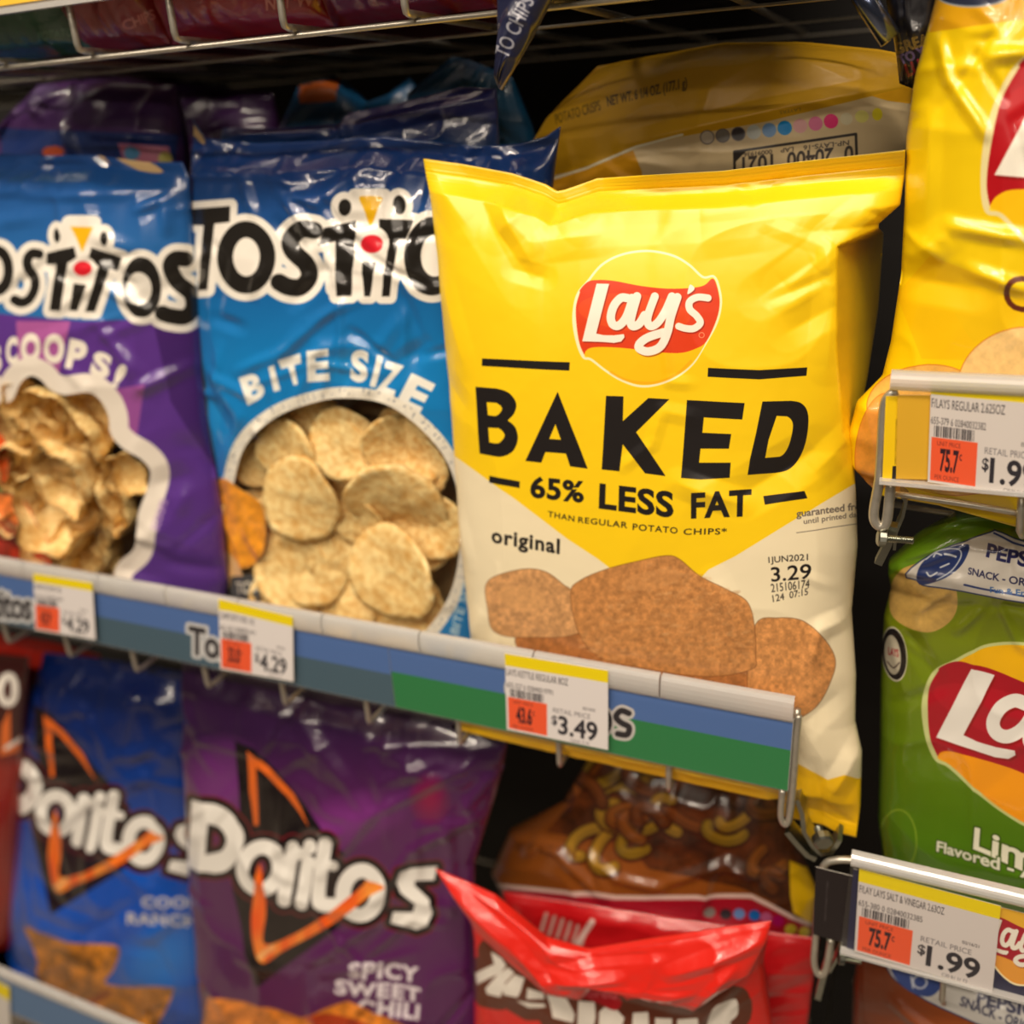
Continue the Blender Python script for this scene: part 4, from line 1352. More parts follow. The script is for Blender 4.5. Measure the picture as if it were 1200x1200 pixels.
# ------------------------------------------------------------------ yellow bag upside down behind the hero bag
def art_yb(A):
    A.fill([(500, -50), (1200, -50), (1200, 400), (500, 400)], (200, 152, 10))
    A.fill([(560, 236), (650, 205), (690, 198), (745, 173), (800, 160), (900, 142), (1000, 118), (1060, 103), (1130, 90), (1130, 400), (560, 400)], (206, 184, 140))
    A.fill([(560, 236), (690, 198), (742, 176), (752, 200), (765, 300), (560, 300)], (206, 146, 14))
    A.fill([(1020, 112), (1070, 100), (1090, 108), (1070, 122), (1040, 118)], (222, 164, 16))
    A.line([(640, 212), (690, 196), (745, 172), (800, 158)], 3, (226, 218, 190))
    cols = [(190, 180, 160), (120, 116, 108), (60, 56, 60), (190, 196, 190), (110, 150, 196), (0, 130, 200), (214, 160, 160), (214, 110, 150), (222, 20, 110), (206, 196, 160), (214, 206, 110), (222, 206, 30)]
    for i, c in enumerate(cols):
        x = 829 + i * 18.1; y = 161 - i * 2.2 + (.35 * max(i - 8, 0)) ** 2 - .06 * i * (i - 5)
        if i < 9:
            A.draw([('f', ell(x, y, 8.4, 8.4))], (100, 92, 96) if i < 3 else c)
        A.draw([('f', ell(x, y, 7.2 if i < 10 else 8 - (i - 10) * 2, 7.2))], c)
    A.draw([('s', [(861, 240), (861, 178), (1003, 157), (1006, 240)], 3)], (40, 34, 30))
    A.fill([(862, 176), (876, 176), (862, 190)], (40, 34, 30))
    A.text('0  20400  1021', [(1000, 190), (870, 204), (870, 184), (1000, 170)], (60, 52, 48), bold=.02)
    A.text('NP-LAYS-16    LAP    00091936', [(995, 170), (872, 184), (872, 179), (995, 164)], (70, 60, 54), bold=.01)
    A.text('LAYERS', [(938, 130), (914, 134), (914, 130), (938, 126)], (120, 100, 60))
    A.text('POTATO CRISPS', [(650, 134), (703, 117), (704, 129), (652, 146)], (110, 84, 10), bold=.02)
    A.text('NET WT. 6 1/4 OZ. (177.1 g)', [(711, 113), (805, 90), (805, 106), (712, 128)], (80, 60, 10), bold=.025)


bag('yellow bag lying on its top behind the large yellow bag, row of colour dots showing',
    l=[(700, 78), (640, 140), (622, 170), (640, 270)], r=[(1072, 66), (1066, 150), (1050, 235)], t=[(760, 66), (850, 50), (950, 50), (1030, 58)], b=[(850, 262)],
    plane=(.135, 1.3, .12, 0), front=.03, back=.05, nu=100, nv=90, wr=.0022, wf=(4, 3), seed=41, pleat=.001, rid=.001, seal=(0, 0), k=2.2, tex=(1100, 700), av=2.2,
    base=(214, 162, 14), art=art_yb, rand=(12, 1.6, 12), back_col=(120, 90, 14), mk=dict(rough=.5, coat=.12, coat_rough=.25),
    creases=[(745, 174, 1060, 104, 5, 16), (915, 65, 830, 120, 3, 30), (915, 65, 1000, 100, 3, 30), (745, 190, 800, 200, 3, 14)])


# ------------------------------------------------------------------ folded bags behind the blue and purple bags
def plain(c0, c1=None, y0=0, y1=1, extra=None):
    def f(A):
        if c1 is not None:
            A.fill([(A.x0 - 5, A.y0 - 5), (A.x0 + A.w, A.y0 - 5), (A.x0 + A.w, A.y0 + A.h), (A.x0 - 5, A.y0 + A.h)], lerp(c0, c1, y0, y1))
        if extra:
            extra(A)
    return f


def ex_purple(A):
    A.draw([('f', [(0, 150), (210, 158), (206, 200), (0, 195)])], (26, 54, 120))
    A.draw([('f', [(138, 168), (200, 172), (206, 195), (146, 190)])], (210, 120, 150))
    A.draw([('f', ell(156, 180, 10, 8))], (90, 160, 210)); A.draw([('f', ell(196, 186, 8, 8))], (220, 210, 110)); A.draw([('f', ell(62, 178, 12, 7))], (210, 90, 50))


bag('purple bag with folded top standing behind the scoop chip bag',
    l=[(45, 100), (10, 150), (-40, 260)], r=[(205, 100), (212, 140), (225, 260)], t=[(90, 94), (150, 92)], b=[(100, 280)],
    plane=(.14, 1.35, .1, 0), front=.03, back=.04, nu=70, nv=60, wr=.005, wf=(4, 3), seed=51, rid=.004, seal=(0, 0), k=1.5, tex=(500, 400), base=(78, 42, 104),
    art=plain((78, 42, 104), extra=ex_purple), back_col=(50, 30, 60), mk=dict(rough=.4, coat=.9, coat_rough=.08), group='bags behind the front row',
    creases=[(50, 110, 75, 140, 5, 9), (95, 105, 72, 130, 5, 9), (105, 140, 118, 185, 7, 9), (140, 160, 205, 165, 5, 7), (5, 168, 40, 130, 5, 9)])
bag('dark purple bag far back between the purple and blue bags',
    l=[(150, 85), (130, 160), (140, 260)], r=[(320, 110), (330, 170), (340, 260)], t=[(230, 96)], b=[(240, 270)],
    plane=(.26, 1.35, .05, 0), front=.03, back=.03, nu=50, nv=50, wr=.005, seed=53, seal=(0, 0), base=(66, 30, 84), k=1.2, tex=(300, 300), art=plain((66, 30, 84)), back_col=(40, 20, 50),
    mk=dict(rough=.4, coat=.6, coat_rough=.15), group='bags behind the front row')


def ex_blue(A):
    A.draw([('f', [(350, 100), (400, 92), (392, 118), (352, 122)])], (190, 92, 30))


bag('teal blue bag with orange print far behind the bite size bag',
    l=[(350, 100), (330, 150), (320, 300)], r=[(480, 90), (520, 150), (540, 300)], t=[(390, 88), (405, 94), (430, 120), (455, 110)], b=[(430, 300)],
    plane=(.22, 1.35, .05, 0), front=.03, back=.03, nu=60, nv=60, wr=.005, wf=(4, 4), seed=55, seal=(0, 0), base=(22, 84, 128), k=1.5, tex=(400, 400), art=plain((22, 84, 128), extra=ex_blue),
    back_col=(20, 50, 80), mk=dict(rough=.4, coat=.8, coat_rough=.1), group='bags behind the front row')
bag('teal bag with peaked top behind the rolled bag top',
    l=[(530, 66), (480, 110), (470, 300)], r=[(600, 90), (625, 150), (640, 300)], t=[(550, 70)], b=[(560, 300)],
    plane=(.17, 1.35, .05, 0), front=.02, back=.03, nu=60, nv=60, wr=.004, wf=(3, 3), seed=57, seal=(0, 0), base=(20, 88, 130), k=1.2, tex=(400, 400), art=plain((20, 88, 130)),
    back_col=(20, 50, 80), mk=dict(rough=.4, coat=.6, coat_rough=.12), group='bags behind the front row')
bag('bag with dark blue rolled-over top seal right behind the bite size bag',
    l=[(262, 150), (258, 172), (256, 260)], r=[(582, 104), (584, 150), (590, 260)], t=[(330, 150), (400, 145), (412, 132), (470, 120), (540, 102)], b=[(430, 260)],
    plane=(.122, 1.4, .03, 0), front=.016, back=.02, nu=90, nv=60, wr=.003, wf=(5, 3), seed=59, seal=(0, 0), base=(34, 40, 96), k=1.5, tex=(600, 300), av=2.0,
    art=plain((40, 44, 104), (20, 84, 140), 130, 200), back_col=(30, 30, 70), mk=dict(rough=.3, coat=1, coat_rough=.08), group='bags behind the front row',
    creases=[(415, 150, 575, 116, 7, 14), (420, 140, 560, 108, -3, 8), (265, 160, 400, 152, 6, 12), (412, 130, 420, 170, 6, 10)])


# ------------------------------------------------------------------ bags on the upper shelf, seen from below
def ex_green(A):
    A.text('POTATO CHIPS', [(40, 38), (120, 28), (120, 38), (40, 48)], (110, 150, 120), bold=.01)


def ex_red(A):
    A.text('CHIPS', [(138, 24), (178, 10), (182, 22), (142, 36)], (220, 140, 130), bold=.03)


def ex_red2(A):
    A.text('NET WT', [(305, -4), (380, -12), (380, 6), (306, 12)], (220, 140, 130), bold=.03)


UB = ((('deep green bag at the top left on the upper shelf', (-60, 118), (12, 84, 48), ex_green), ('small dark red bag with pale lettering on the upper shelf', (104, 205), (150, 30, 26), ex_red),
       ('bright red bag on the upper shelf, fourth wire loop in front of it', (196, 400), (166, 20, 34), ex_red2), ('dark red bag near the middle of the upper shelf', (385, 590), (120, 12, 24), None),
       ('black bag on the upper shelf right of the hanging navy corner', (640, 860), (20, 16, 22), None), ('black bag on the upper shelf over the yellow bag', (840, 990), (16, 14, 18), None)))
for i, (lab, (xa, xb), colr, ex) in enumerate(UB):
    ya = float(to_px(np.array([at(xa, 60, .05)[0], .06, ZU + .003]))[1]); yb_ = float(to_px(np.array([at(xb, 40, .05)[0], .06, ZU + .003]))[1])
    bag(lab, l=[(xa, -260), (xa, ya - 60), (xa + 6, ya)], r=[(xb, -260), (xb, yb_ - 60), (xb - 6, yb_)], plane=(.065, 1.6, 0, 0), front=.05, back=.05, av=4, au=3.2, pv=.5, nu=60, nv=70,
        wr=.005, wf=(3, 5), seed=70 + i, seal=(0, 0), base=colr, k=1.5, tex=(400, 700), art=plain(colr, extra=ex), back_col=tuple(int(c * .5) for c in colr), zmin=ZU + .002,
        mk=dict(rough=.35, coat=.8, coat_rough=.1), group='bags on the upper shelf')
for i, (xa, xb, colr) in enumerate(((-.98, -.75, (10, 60, 36)), (-.75, -.52, (90, 14, 22)), (-.52, -.29, (90, 14, 22)), (-.29, -.04, (20, 14, 20)))):  # rear row added to block light and keep the space below dark
    c0 = to_px(np.array([(xa, .2, 1.8), (xa, .2, ZU + .004), (xb, .2, 1.8), (xb, .2, ZU + .004)]))
    bag(('added green bag in the rear row of the upper shelf', 'left of two added rear dark red bags on the upper shelf', 'right of two added rear dark red bags on the upper shelf',
         'added black bag in the rear row of the upper shelf')[i], l=[c0[0], c0[1]], r=[c0[2], c0[3]], plane=(.25, 1.6, 0, 0), front=.09, back=.09, av=5, au=4, pv=.5,
        nu=40, nv=40, wr=.004, seed=90 + i, seal=(0, 0), base=colr, k=.8, tex=(128, 256), art=plain(colr), back_col=colr, zmin=ZU + .002, mk=dict(rough=.4, coat=.5), group='added rear bags on the upper shelf')

# the upper rail (its lower edge just shows at the top left)
ur = empty('price_rail', (-.5, 0, 1.6), 'upper price rail with yellow strip at the top left corner', 'price rail')
box_obj('channel_back', RX0, -.036, -.001, .0022, 1.5865, 1.66, plastic_grey, ur)
box_obj('label_strip', RX0, -.036, -.0022, -.0012, 1.589, 1.64, mat('yellow_strip', (236, 190, 60), .5), ur)
box_obj('bottom_lip', RX0, -.036, -.004, .001, 1.584, 1.587, lip_mat, ur)


def ex_navy(A):
    A.text('TO CHIPS', [(580, 62), (612, -8), (628, 2), (596, 70)], (150, 150, 160), bold=.02)
    A.line([(650, 0), (640, 22), (600, 85), (584, 108)], 2.4, (150, 130, 100))


bag('navy corner of a bag hanging down from the upper shelf', l=[(584, -140), (584, -20), (583, 40), (581, 96)], r=[(720, -140), (650, -5), (622, 48), (588, 106)], b=[(584, 103)],
    plane=(-.012, 1.6, 0, 0), front=.006, back=.004, nu=40, nv=70, wr=.002, wf=(2, 5), seed=101, seal=(0, 0), base=(24, 28, 58), k=2.5, tex=(300, 700), art=plain((24, 28, 58), extra=ex_navy),
    back_col=(20, 24, 50), mk=dict(rough=.4, coat=.8, coat_rough=.1))


def ex_neon(A):
    for body, q, c in (('GREAT', [(1046, 52), (1096, 36), (1100, 48), (1050, 64)], (150, 120, 50)), ('TO YOU', [(1050, 66), (1098, 48), (1100, 58), (1056, 76)], (110, 90, 130)), ('LUCK', [(1060, 76), (1098, 60), (1102, 74), (1064, 90)], (180, 40, 50))):
        it = A.textitem(body, q, .0)
        A.draw([('s', it[1][i].reshape(2, 2), .9) for i in range(len(it[1]))], c)


bag('black bag corner with neon-style outlined lettering hanging at the upper right', l=[(1020, -120), (1038, 0), (1048, 50), (1054, 98)], r=[(1130, -120), (1110, 0), (1100, 60), (1088, 104)], b=[(1070, 104)],
    plane=(.075, 1.6, 0, 0), front=.012, back=.006, nu=50, nv=60, wr=.002, wf=(3, 4), seed=103, seal=(0, 0), base=(18, 16, 22), k=3, tex=(500, 800), art=plain((18, 16, 22), extra=ex_neon),
    back_col=(16, 14, 20), mk=dict(rough=.35, coat=1, coat_rough=.08))
o = tube('rolled_seal', px3([(1000, -22), (1018, 6), (1044, 46)], .06), .0055, mat('dark_blue_foil', (96, 108, 140), .16, metal=.9, coat=1), None, n=12)
tag(o, 'shiny dark blue rolled bag seal beside the neon lettered black bag', 'bag seal')


# ------------------------------------------------------------------ classic yellow bag, right
def art_classic(A):
    A.fill([(A.x0, A.y0), (A.x0 + A.w, A.y0), (A.x0 + A.w, 420), (A.x0, 420)], (240, 204, 10))
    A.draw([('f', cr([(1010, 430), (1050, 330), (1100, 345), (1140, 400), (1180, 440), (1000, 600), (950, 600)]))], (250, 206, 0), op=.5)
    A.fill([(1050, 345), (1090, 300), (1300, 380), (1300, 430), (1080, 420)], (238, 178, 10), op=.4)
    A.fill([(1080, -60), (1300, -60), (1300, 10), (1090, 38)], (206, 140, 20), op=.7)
    A.draw([('f', ell(1140, -4, 42, 13))], (150, 160, 170)); A.draw([('f', ell(1140, -4, 39, 11))], (40, 46, 66))
    for cx, cy, rx, ry, rt, c, sd in ((1082, 470, 66, 42, -8, (232, 176, 84), 3), (1030, 520, 26, 60, 10, (228, 150, 60), 4), (1180, 430, 60, 40, -30, (240, 200, 130), 5), (1120, 520, 90, 60, 0, (236, 184, 100), 6)):
        A.draw([('f', ell(cx, cy, rx + 1, ry + 1, rt))], (206, 120, 40)); A.draw([('f', ell(cx, cy, rx, ry, rt))], c, tex=(.08, 8, sd))
    lays_logo(A, affine(1165, 205, 215, 598, .44, -.124, .02, .44), .44, red=(178, 14, 26), red2=(200, 24, 30), ring=(236, 222, 160), ringw=12)
    A.text('CLASSIC', [(1176, 322), (1420, 340), (1420, 390), (1176, 364)], (96, 40, 20), bold=.01)


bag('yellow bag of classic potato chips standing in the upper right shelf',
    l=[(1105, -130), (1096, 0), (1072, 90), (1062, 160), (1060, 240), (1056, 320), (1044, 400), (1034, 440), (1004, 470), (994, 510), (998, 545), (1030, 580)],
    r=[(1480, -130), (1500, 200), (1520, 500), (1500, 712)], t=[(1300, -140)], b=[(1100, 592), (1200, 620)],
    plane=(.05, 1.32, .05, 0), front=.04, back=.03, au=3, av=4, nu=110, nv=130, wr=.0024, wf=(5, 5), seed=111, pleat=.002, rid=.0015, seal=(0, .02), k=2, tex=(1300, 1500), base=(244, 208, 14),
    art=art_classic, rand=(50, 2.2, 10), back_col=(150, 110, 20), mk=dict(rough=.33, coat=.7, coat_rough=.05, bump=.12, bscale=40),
    creases=[(1100, 50, 1110, 100, 4, 10), (1108, 95, 1150, 160, 4, 10), (1150, 75, 1200, 70, 4, 12), (1060, 300, 1110, 270, 5, 24), (1110, 260, 1200, 275, 4, 12), (1050, 320, 1140, 330, -4, 26), (1135, 310, 1200, 330, 4, 12), (1090, 140, 1085, 250, 3, 16), (1010, 450, 1030, 520, 4, 18)])


# ------------------------------------------------------------------ green lime bag, right
def art_green(A):
    A.fill([(A.x0, A.y0), (A.x0 + A.w, A.y0), (A.x0 + A.w, A.y0 + A.h), (A.x0, A.y0 + A.h)], lerp((116, 128, 14), (74, 116, 14), 720, 1000))  # olive print and logo, toned down to carry shade from the shelf above
    A.draw([('f', cr([(1043, 715), (1046, 680), (1070, 660), (1110, 665), (1122, 700), (1115, 725), (1090, 740), (1060, 733)]))], (196, 158, 84), tex=(.1, 8, 2))
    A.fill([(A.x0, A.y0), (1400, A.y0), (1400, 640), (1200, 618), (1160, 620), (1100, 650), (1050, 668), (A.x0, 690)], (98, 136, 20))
    for i in range(5):
        A.line([(1050, 655 - i * 4), (1120, 618 - i * 5)], .8, (90, 120, 20))
    ban = cr([(1062, 672), (1095, 648), (1160, 625), (1168, 623), (1200, 635), (1300, 670), (1300, 720), (1200, 706), (1150, 695), (1110, 688), (1082, 684), (1074, 678)], True, 3)
    A.draw([('f', ban)], (30, 44, 90), grow=1.5); A.draw([('f', ban)], (206, 200, 190), grow=0)
    A.draw([('s', cr([(1130, 684), (1200, 699), (1300, 722)], False), 2.2), ('s', cr([(1165, 625), (1200, 640), (1300, 676)], False), 2.2)], (36, 52, 110))
    A.draw([('f', cr([(1080, 660), (1095, 648), (1125, 638), (1136, 640), (1128, 660), (1110, 675), (1082, 684), (1074, 676)]))], (32, 50, 104))
    A.draw([('s', cr([(1085, 655), (1100, 645), (1122, 643), (1126, 652), (1115, 668), (1098, 678)], False), 1.6)], (190, 196, 206))
    A.draw([('s', cr([(1094, 652), (1097, 648), (1103, 650)], False), 2), ('s', cr([(1107, 649), (1114, 650), (1120, 652)], False), 2.4), ('s', cr([(1086, 670), (1090, 674), (1098, 670)], False), 2), ('s', [(1102, 664), (1112, 660)], 2)], (200, 204, 210))
    A.text('PEPSICO', [(1158, 636), (1262, 660), (1259, 680), (1155, 652)], (32, 32, 86), bold=.035)
    A.text('SNACK - ORIGINAL', [(1135, 664), (1255, 688), (1254, 699), (1134, 672)], (40, 40, 80), bold=.02)
    A.text('Fun & Enmo', [(1160, 686), (1220, 694), (1220, 702), (1160, 693)], (60, 100, 160), bold=.02)
    A.draw([('f', ell(1048, 766, 15, 32, -6))], (206, 200, 180)); A.draw([('f', ell(1048, 766, 14, 30, -6))], (30, 24, 24)); A.draw([('f', ell(1046, 767, 9.5, 23, -6))], (180, 172, 150))
    A.text('LAYS', [(1041, 758), (1053, 761), (1053, 770), (1041, 767)], (150, 30, 40), bold=.02)
    A.draw([('s', cr([(1040, 775), (1047, 782), (1054, 776)], False), 1.4)], (60, 40, 40))
    lays_logo(A, affine(1097, 863, 215, 598, .374, -.03, .113, .265), .32, red=(160, 16, 32), red2=(176, 26, 40), top=(232, 176, 10), bot=(236, 150, 16), ring=(190, 196, 130), letter=(226, 222, 214), ringw=12)
    it = A.textitem('Lime', [(1142, 968), (1262, 1006), (1260, 1046), (1140, 994)], .03)
    A.draw([it], (60, 84, 20), grow=2); A.draw([it], (226, 222, 200))
    it = A.textitem('Flavored - Artificially', [(1098, 984), (1345, 1050), (1345, 1076), (1097, 1000)], .03)
    A.draw([it], (60, 84, 20), grow=1.4); A.draw([it], (216, 214, 196))
    A.draw([('s', ell(1052, 985, 22, 36), 2, True)], (160, 180, 60), op=.5)


def gfold(u, v, G):
    return .016 * np.clip(1 - (G[..., 1] - 600) / 85, 0, 1) ** .7


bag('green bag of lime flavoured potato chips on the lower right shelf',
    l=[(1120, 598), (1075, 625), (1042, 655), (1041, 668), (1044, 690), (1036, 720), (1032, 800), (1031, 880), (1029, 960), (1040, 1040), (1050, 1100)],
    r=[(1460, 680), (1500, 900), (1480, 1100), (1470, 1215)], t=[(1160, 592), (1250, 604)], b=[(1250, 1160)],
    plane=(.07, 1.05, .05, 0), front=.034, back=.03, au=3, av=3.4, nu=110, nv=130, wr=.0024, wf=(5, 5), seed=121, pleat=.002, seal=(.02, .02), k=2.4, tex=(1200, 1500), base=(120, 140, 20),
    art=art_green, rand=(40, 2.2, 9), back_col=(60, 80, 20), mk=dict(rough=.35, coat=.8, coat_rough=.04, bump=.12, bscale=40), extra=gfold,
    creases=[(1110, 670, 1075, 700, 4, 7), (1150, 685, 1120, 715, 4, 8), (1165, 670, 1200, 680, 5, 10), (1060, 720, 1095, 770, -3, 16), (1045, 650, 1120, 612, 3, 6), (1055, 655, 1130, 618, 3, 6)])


# ------------------------------------------------------------------ brown-orange bag, lower right
def art_lr(A):
    A.fill([(A.x0, A.y0), (A.x0 + A.w, A.y0), (A.x0 + A.w, A.y0 + A.h), (A.x0, A.y0 + A.h)], lerp((88, 36, 14), (166, 84, 30), 1000, 1180, axis=0))
    ban = cr([(1040, 1128), (1070, 1120), (1110, 1135), (1200, 1150), (1320, 1180), (1320, 1240), (1200, 1214), (1120, 1186), (1075, 1164), (1052, 1148)], True, 3)
    A.draw([('f', ban)], (34, 44, 92), grow=1.4); A.draw([('f', ban)], (196, 192, 186))
    A.draw([('f', cr([(1044, 1130), (1070, 1120), (1096, 1130), (1104, 1150), (1090, 1166), (1062, 1158)]))], (54, 74, 136))
    A.draw([('s', ell(1078, 1148, 8, 8), 2.4, True), ('s', cr([(1068, 1142), (1070, 1156)], False), 2.4), ('s', cr([(1086, 1140), (1098, 1144)], False), 2)], (190, 196, 210))
    A.text('PEPSICO', [(1146, 1160), (1240, 1184), (1238, 1200), (1144, 1174)], (32, 32, 70), bold=.035)
    A.text('SNACK - ORIGINAL', [(1127, 1166), (1230, 1204), (1228, 1214), (1124, 1177)], (40, 40, 70), bold=.02)


bag('brown and orange bag under the lower right tag holder',
    l=[(1010, 1098), (1000, 1150), (996, 1300)], r=[(1400, 1190), (1420, 1300), (1420, 1420)], t=[(1060, 1092), (1200, 1140)], b=[(1200, 1380)],
    plane=(.035, .8, .1, 0), front=.03, back=.03, nu=70, nv=70, wr=.003, seed=131, seal=(0, 0), k=1.8, tex=(800, 600), base=(150, 70, 26), art=art_lr, back_col=(80, 40, 20), mk=dict(rough=.35, coat=.7, coat_rough=.1),
    creases=[(1045, 1150, 1120, 1190, 4, 10), (1010, 1110, 1012, 1190, 3, 20)])


YL = -.08
pL = on_plane(np.array([0., 146.]), np.array([1132., 1200.]), YL)
zl = float(pL[:, 2].mean())
ZF = zl - .17
# ------------------------------------------------------------------ lower shelf: bags of corn chips
LZ = (0, 860, 2.2222)


def art_purple(A):
    A.fill([(A.x0, A.y0), (A.x0 + A.w, A.y0), (A.x0 + A.w, A.y0 + A.h), (A.x0, A.y0 + A.h)], lerp((42, 14, 54), (84, 28, 84), 860, 960))  # purple print, darkened towards the top to stand in for the shelf's shadow
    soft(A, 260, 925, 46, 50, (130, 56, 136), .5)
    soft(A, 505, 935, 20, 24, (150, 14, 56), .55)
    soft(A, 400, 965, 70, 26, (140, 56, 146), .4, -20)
    doritos(A, zoomT(*LZ), 1 / 2.2222)
    A.T = zoomT(*LZ)
    w = (232, 222, 226)
    A.text('SPICY', [(906, 597), (1092, 608), (1090, 650), (904, 640)], w, bold=.045, spacing=1.1)
    A.text('SWEET', [(868, 644), (1098, 660), (1096, 700), (866, 684)], w, bold=.045, spacing=1.1)
    A.text('CHILI', [(930, 694), (1096, 702), (1092, 745), (926, 740)], w, bold=.045, spacing=1.1)
    A.draw([('f', [(545, 678), (700, 716), (780, 745), (900, 700), (1100, 780), (1300, 900), (500, 900)])], (222, 130, 40), tex=(.35, 10, 3))
    A.draw([('f', ell(880, 760, 90, 20, 10))], (160, 30, 20), op=.7)
    A.T = None


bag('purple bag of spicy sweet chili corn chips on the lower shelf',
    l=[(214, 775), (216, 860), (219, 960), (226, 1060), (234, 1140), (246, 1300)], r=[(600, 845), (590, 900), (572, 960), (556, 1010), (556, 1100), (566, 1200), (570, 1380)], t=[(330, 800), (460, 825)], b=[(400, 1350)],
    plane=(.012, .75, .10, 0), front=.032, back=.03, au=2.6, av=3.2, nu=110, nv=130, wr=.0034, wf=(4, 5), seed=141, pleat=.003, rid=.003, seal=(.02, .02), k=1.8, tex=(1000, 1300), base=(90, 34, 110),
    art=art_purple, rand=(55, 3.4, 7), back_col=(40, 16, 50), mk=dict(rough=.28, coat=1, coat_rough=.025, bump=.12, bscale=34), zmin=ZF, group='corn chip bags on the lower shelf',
    creases=[(222, 815, 240, 855, 4, 9), (240, 858, 260, 860, 4, 8), (330, 850, 330, 950, 3, 8), (355, 900, 350, 990, 3, 7), (270, 862, 320, 868, 3, 7), (560, 885, 460, 930, 4, 9), (460, 930, 400, 1000, 4, 9),
             (560, 950, 500, 975, 4, 9), (500, 975, 460, 1030, 4, 9), (555, 925, 568, 955, 4, 7), (385, 1100, 470, 1050, 4, 9), (400, 1115, 500, 1095, 3, 9), (215, 840, 250, 875, -3, 16)])


def art_ranch(A):
    A.fill([(A.x0, A.y0), (A.x0 + A.w, A.y0), (A.x0 + A.w, A.y0 + A.h), (A.x0, A.y0 + A.h)], lerp((6, 30, 88), (10, 84, 192), 850, 1030))
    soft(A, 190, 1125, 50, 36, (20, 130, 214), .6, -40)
    doritos(A, lambda p: zoomT(*LZ)(affine(150, 205, 680, 350, .88, .0, .06, .84)(p)), .85 / 2.2222)
    A.T = zoomT(*LZ)
    A.text('COOL', [(378, 414), (520, 420), (520, 452), (376, 446)], (206, 200, 206), bold=.05, spacing=1.1)
    A.text('RANCH', [(340, 456), (520, 468), (520, 504), (338, 488)], (206, 200, 206), bold=.05, spacing=1.1)
    c = (206, 130, 36)
    A.draw([('f', cr([(68, 500), (110, 515), (200, 540), (300, 545), (320, 560), (300, 610), (285, 650), (440, 655), (452, 672), (420, 740), (380, 800), (200, 800), (105, 640), (100, 590)], True, 4))], c, tex=(.4, 9, 8))
    A.draw([('f', ell(200, 580, 70, 14, 25))], (90, 60, 20), op=.5); A.draw([('f', ell(250, 690, 50, 10, -30))], (130, 40, 10), op=.6)
    A.T = None


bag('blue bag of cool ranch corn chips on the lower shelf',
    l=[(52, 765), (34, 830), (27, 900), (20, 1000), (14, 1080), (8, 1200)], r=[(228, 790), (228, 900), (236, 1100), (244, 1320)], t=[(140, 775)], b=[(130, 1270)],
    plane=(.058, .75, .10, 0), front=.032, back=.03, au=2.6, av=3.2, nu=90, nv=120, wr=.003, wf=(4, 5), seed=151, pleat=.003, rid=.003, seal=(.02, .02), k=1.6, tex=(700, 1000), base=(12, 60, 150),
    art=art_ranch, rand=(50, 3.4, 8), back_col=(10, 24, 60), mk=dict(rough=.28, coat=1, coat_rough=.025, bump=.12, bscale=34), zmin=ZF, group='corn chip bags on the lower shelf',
    creases=[(40, 855, 70, 848, 5, 9), (60, 840, 110, 840, 5, 9), (75, 860, 100, 870, 5, 8), (110, 815, 150, 860, 4, 8), (160, 870, 200, 865, 5, 10), (205, 865, 215, 880, 4, 8), (50, 895, 120, 890, 5, 8), (140, 920, 210, 885, 4, 14)])


def art_nacho(A):
    A.fill([(A.x0, A.y0), (A.x0 + A.w, A.y0), (A.x0 + A.w, A.y0 + A.h), (A.x0, A.y0 + A.h)], lerp((60, 10, 8), (150, 30, 16), 870, 900))
    A.draw([('s', ell(10, 808, 9, 16), 9, True)], (240, 234, 224))
    A.draw([('f', [(2, 850), (12, 830), (14, 872), (26, 860), (24, 880), (0, 886)])], (226, 110, 40))
    A.draw([('s', [(8, 876), (24, 866)], 5)], (240, 230, 220))


bag('dark red corn chip bag cut off by the left edge of the photo',
    l=[(-200, 745), (-200, 1000), (-190, 1150)], r=[(34, 770), (30, 860), (26, 930), (20, 1010), (14, 1130)], plane=(.05, .75, .05, 0), front=.034, back=.03, nu=60, nv=80, wr=.003, seed=161, pleat=.002,
    seal=(.02, .02), k=1.5, tex=(500, 700), base=(120, 20, 12), art=art_nacho, back_col=(50, 12, 8), mk=dict(rough=.38, coat=.9, coat_rough=.1), zmin=ZF, group='corn chip bags on the lower shelf')
bag('red bag top showing under the left of the long rail',
    l=[(-40, 735), (-30, 780), (-20, 850)], r=[(118, 768), (116, 785), (110, 850)], t=[(60, 752)], b=[(50, 850)], plane=(.12, 1.0, 0, 0), front=.02, back=.02, nu=40, nv=30, wr=.004, seed=163, seal=(0, 0), k=1,
    tex=(200, 200), base=(176, 36, 22), art=plain((176, 36, 22)), back_col=(90, 20, 12), mk=dict(rough=.4, coat=.8, coat_rough=.12))


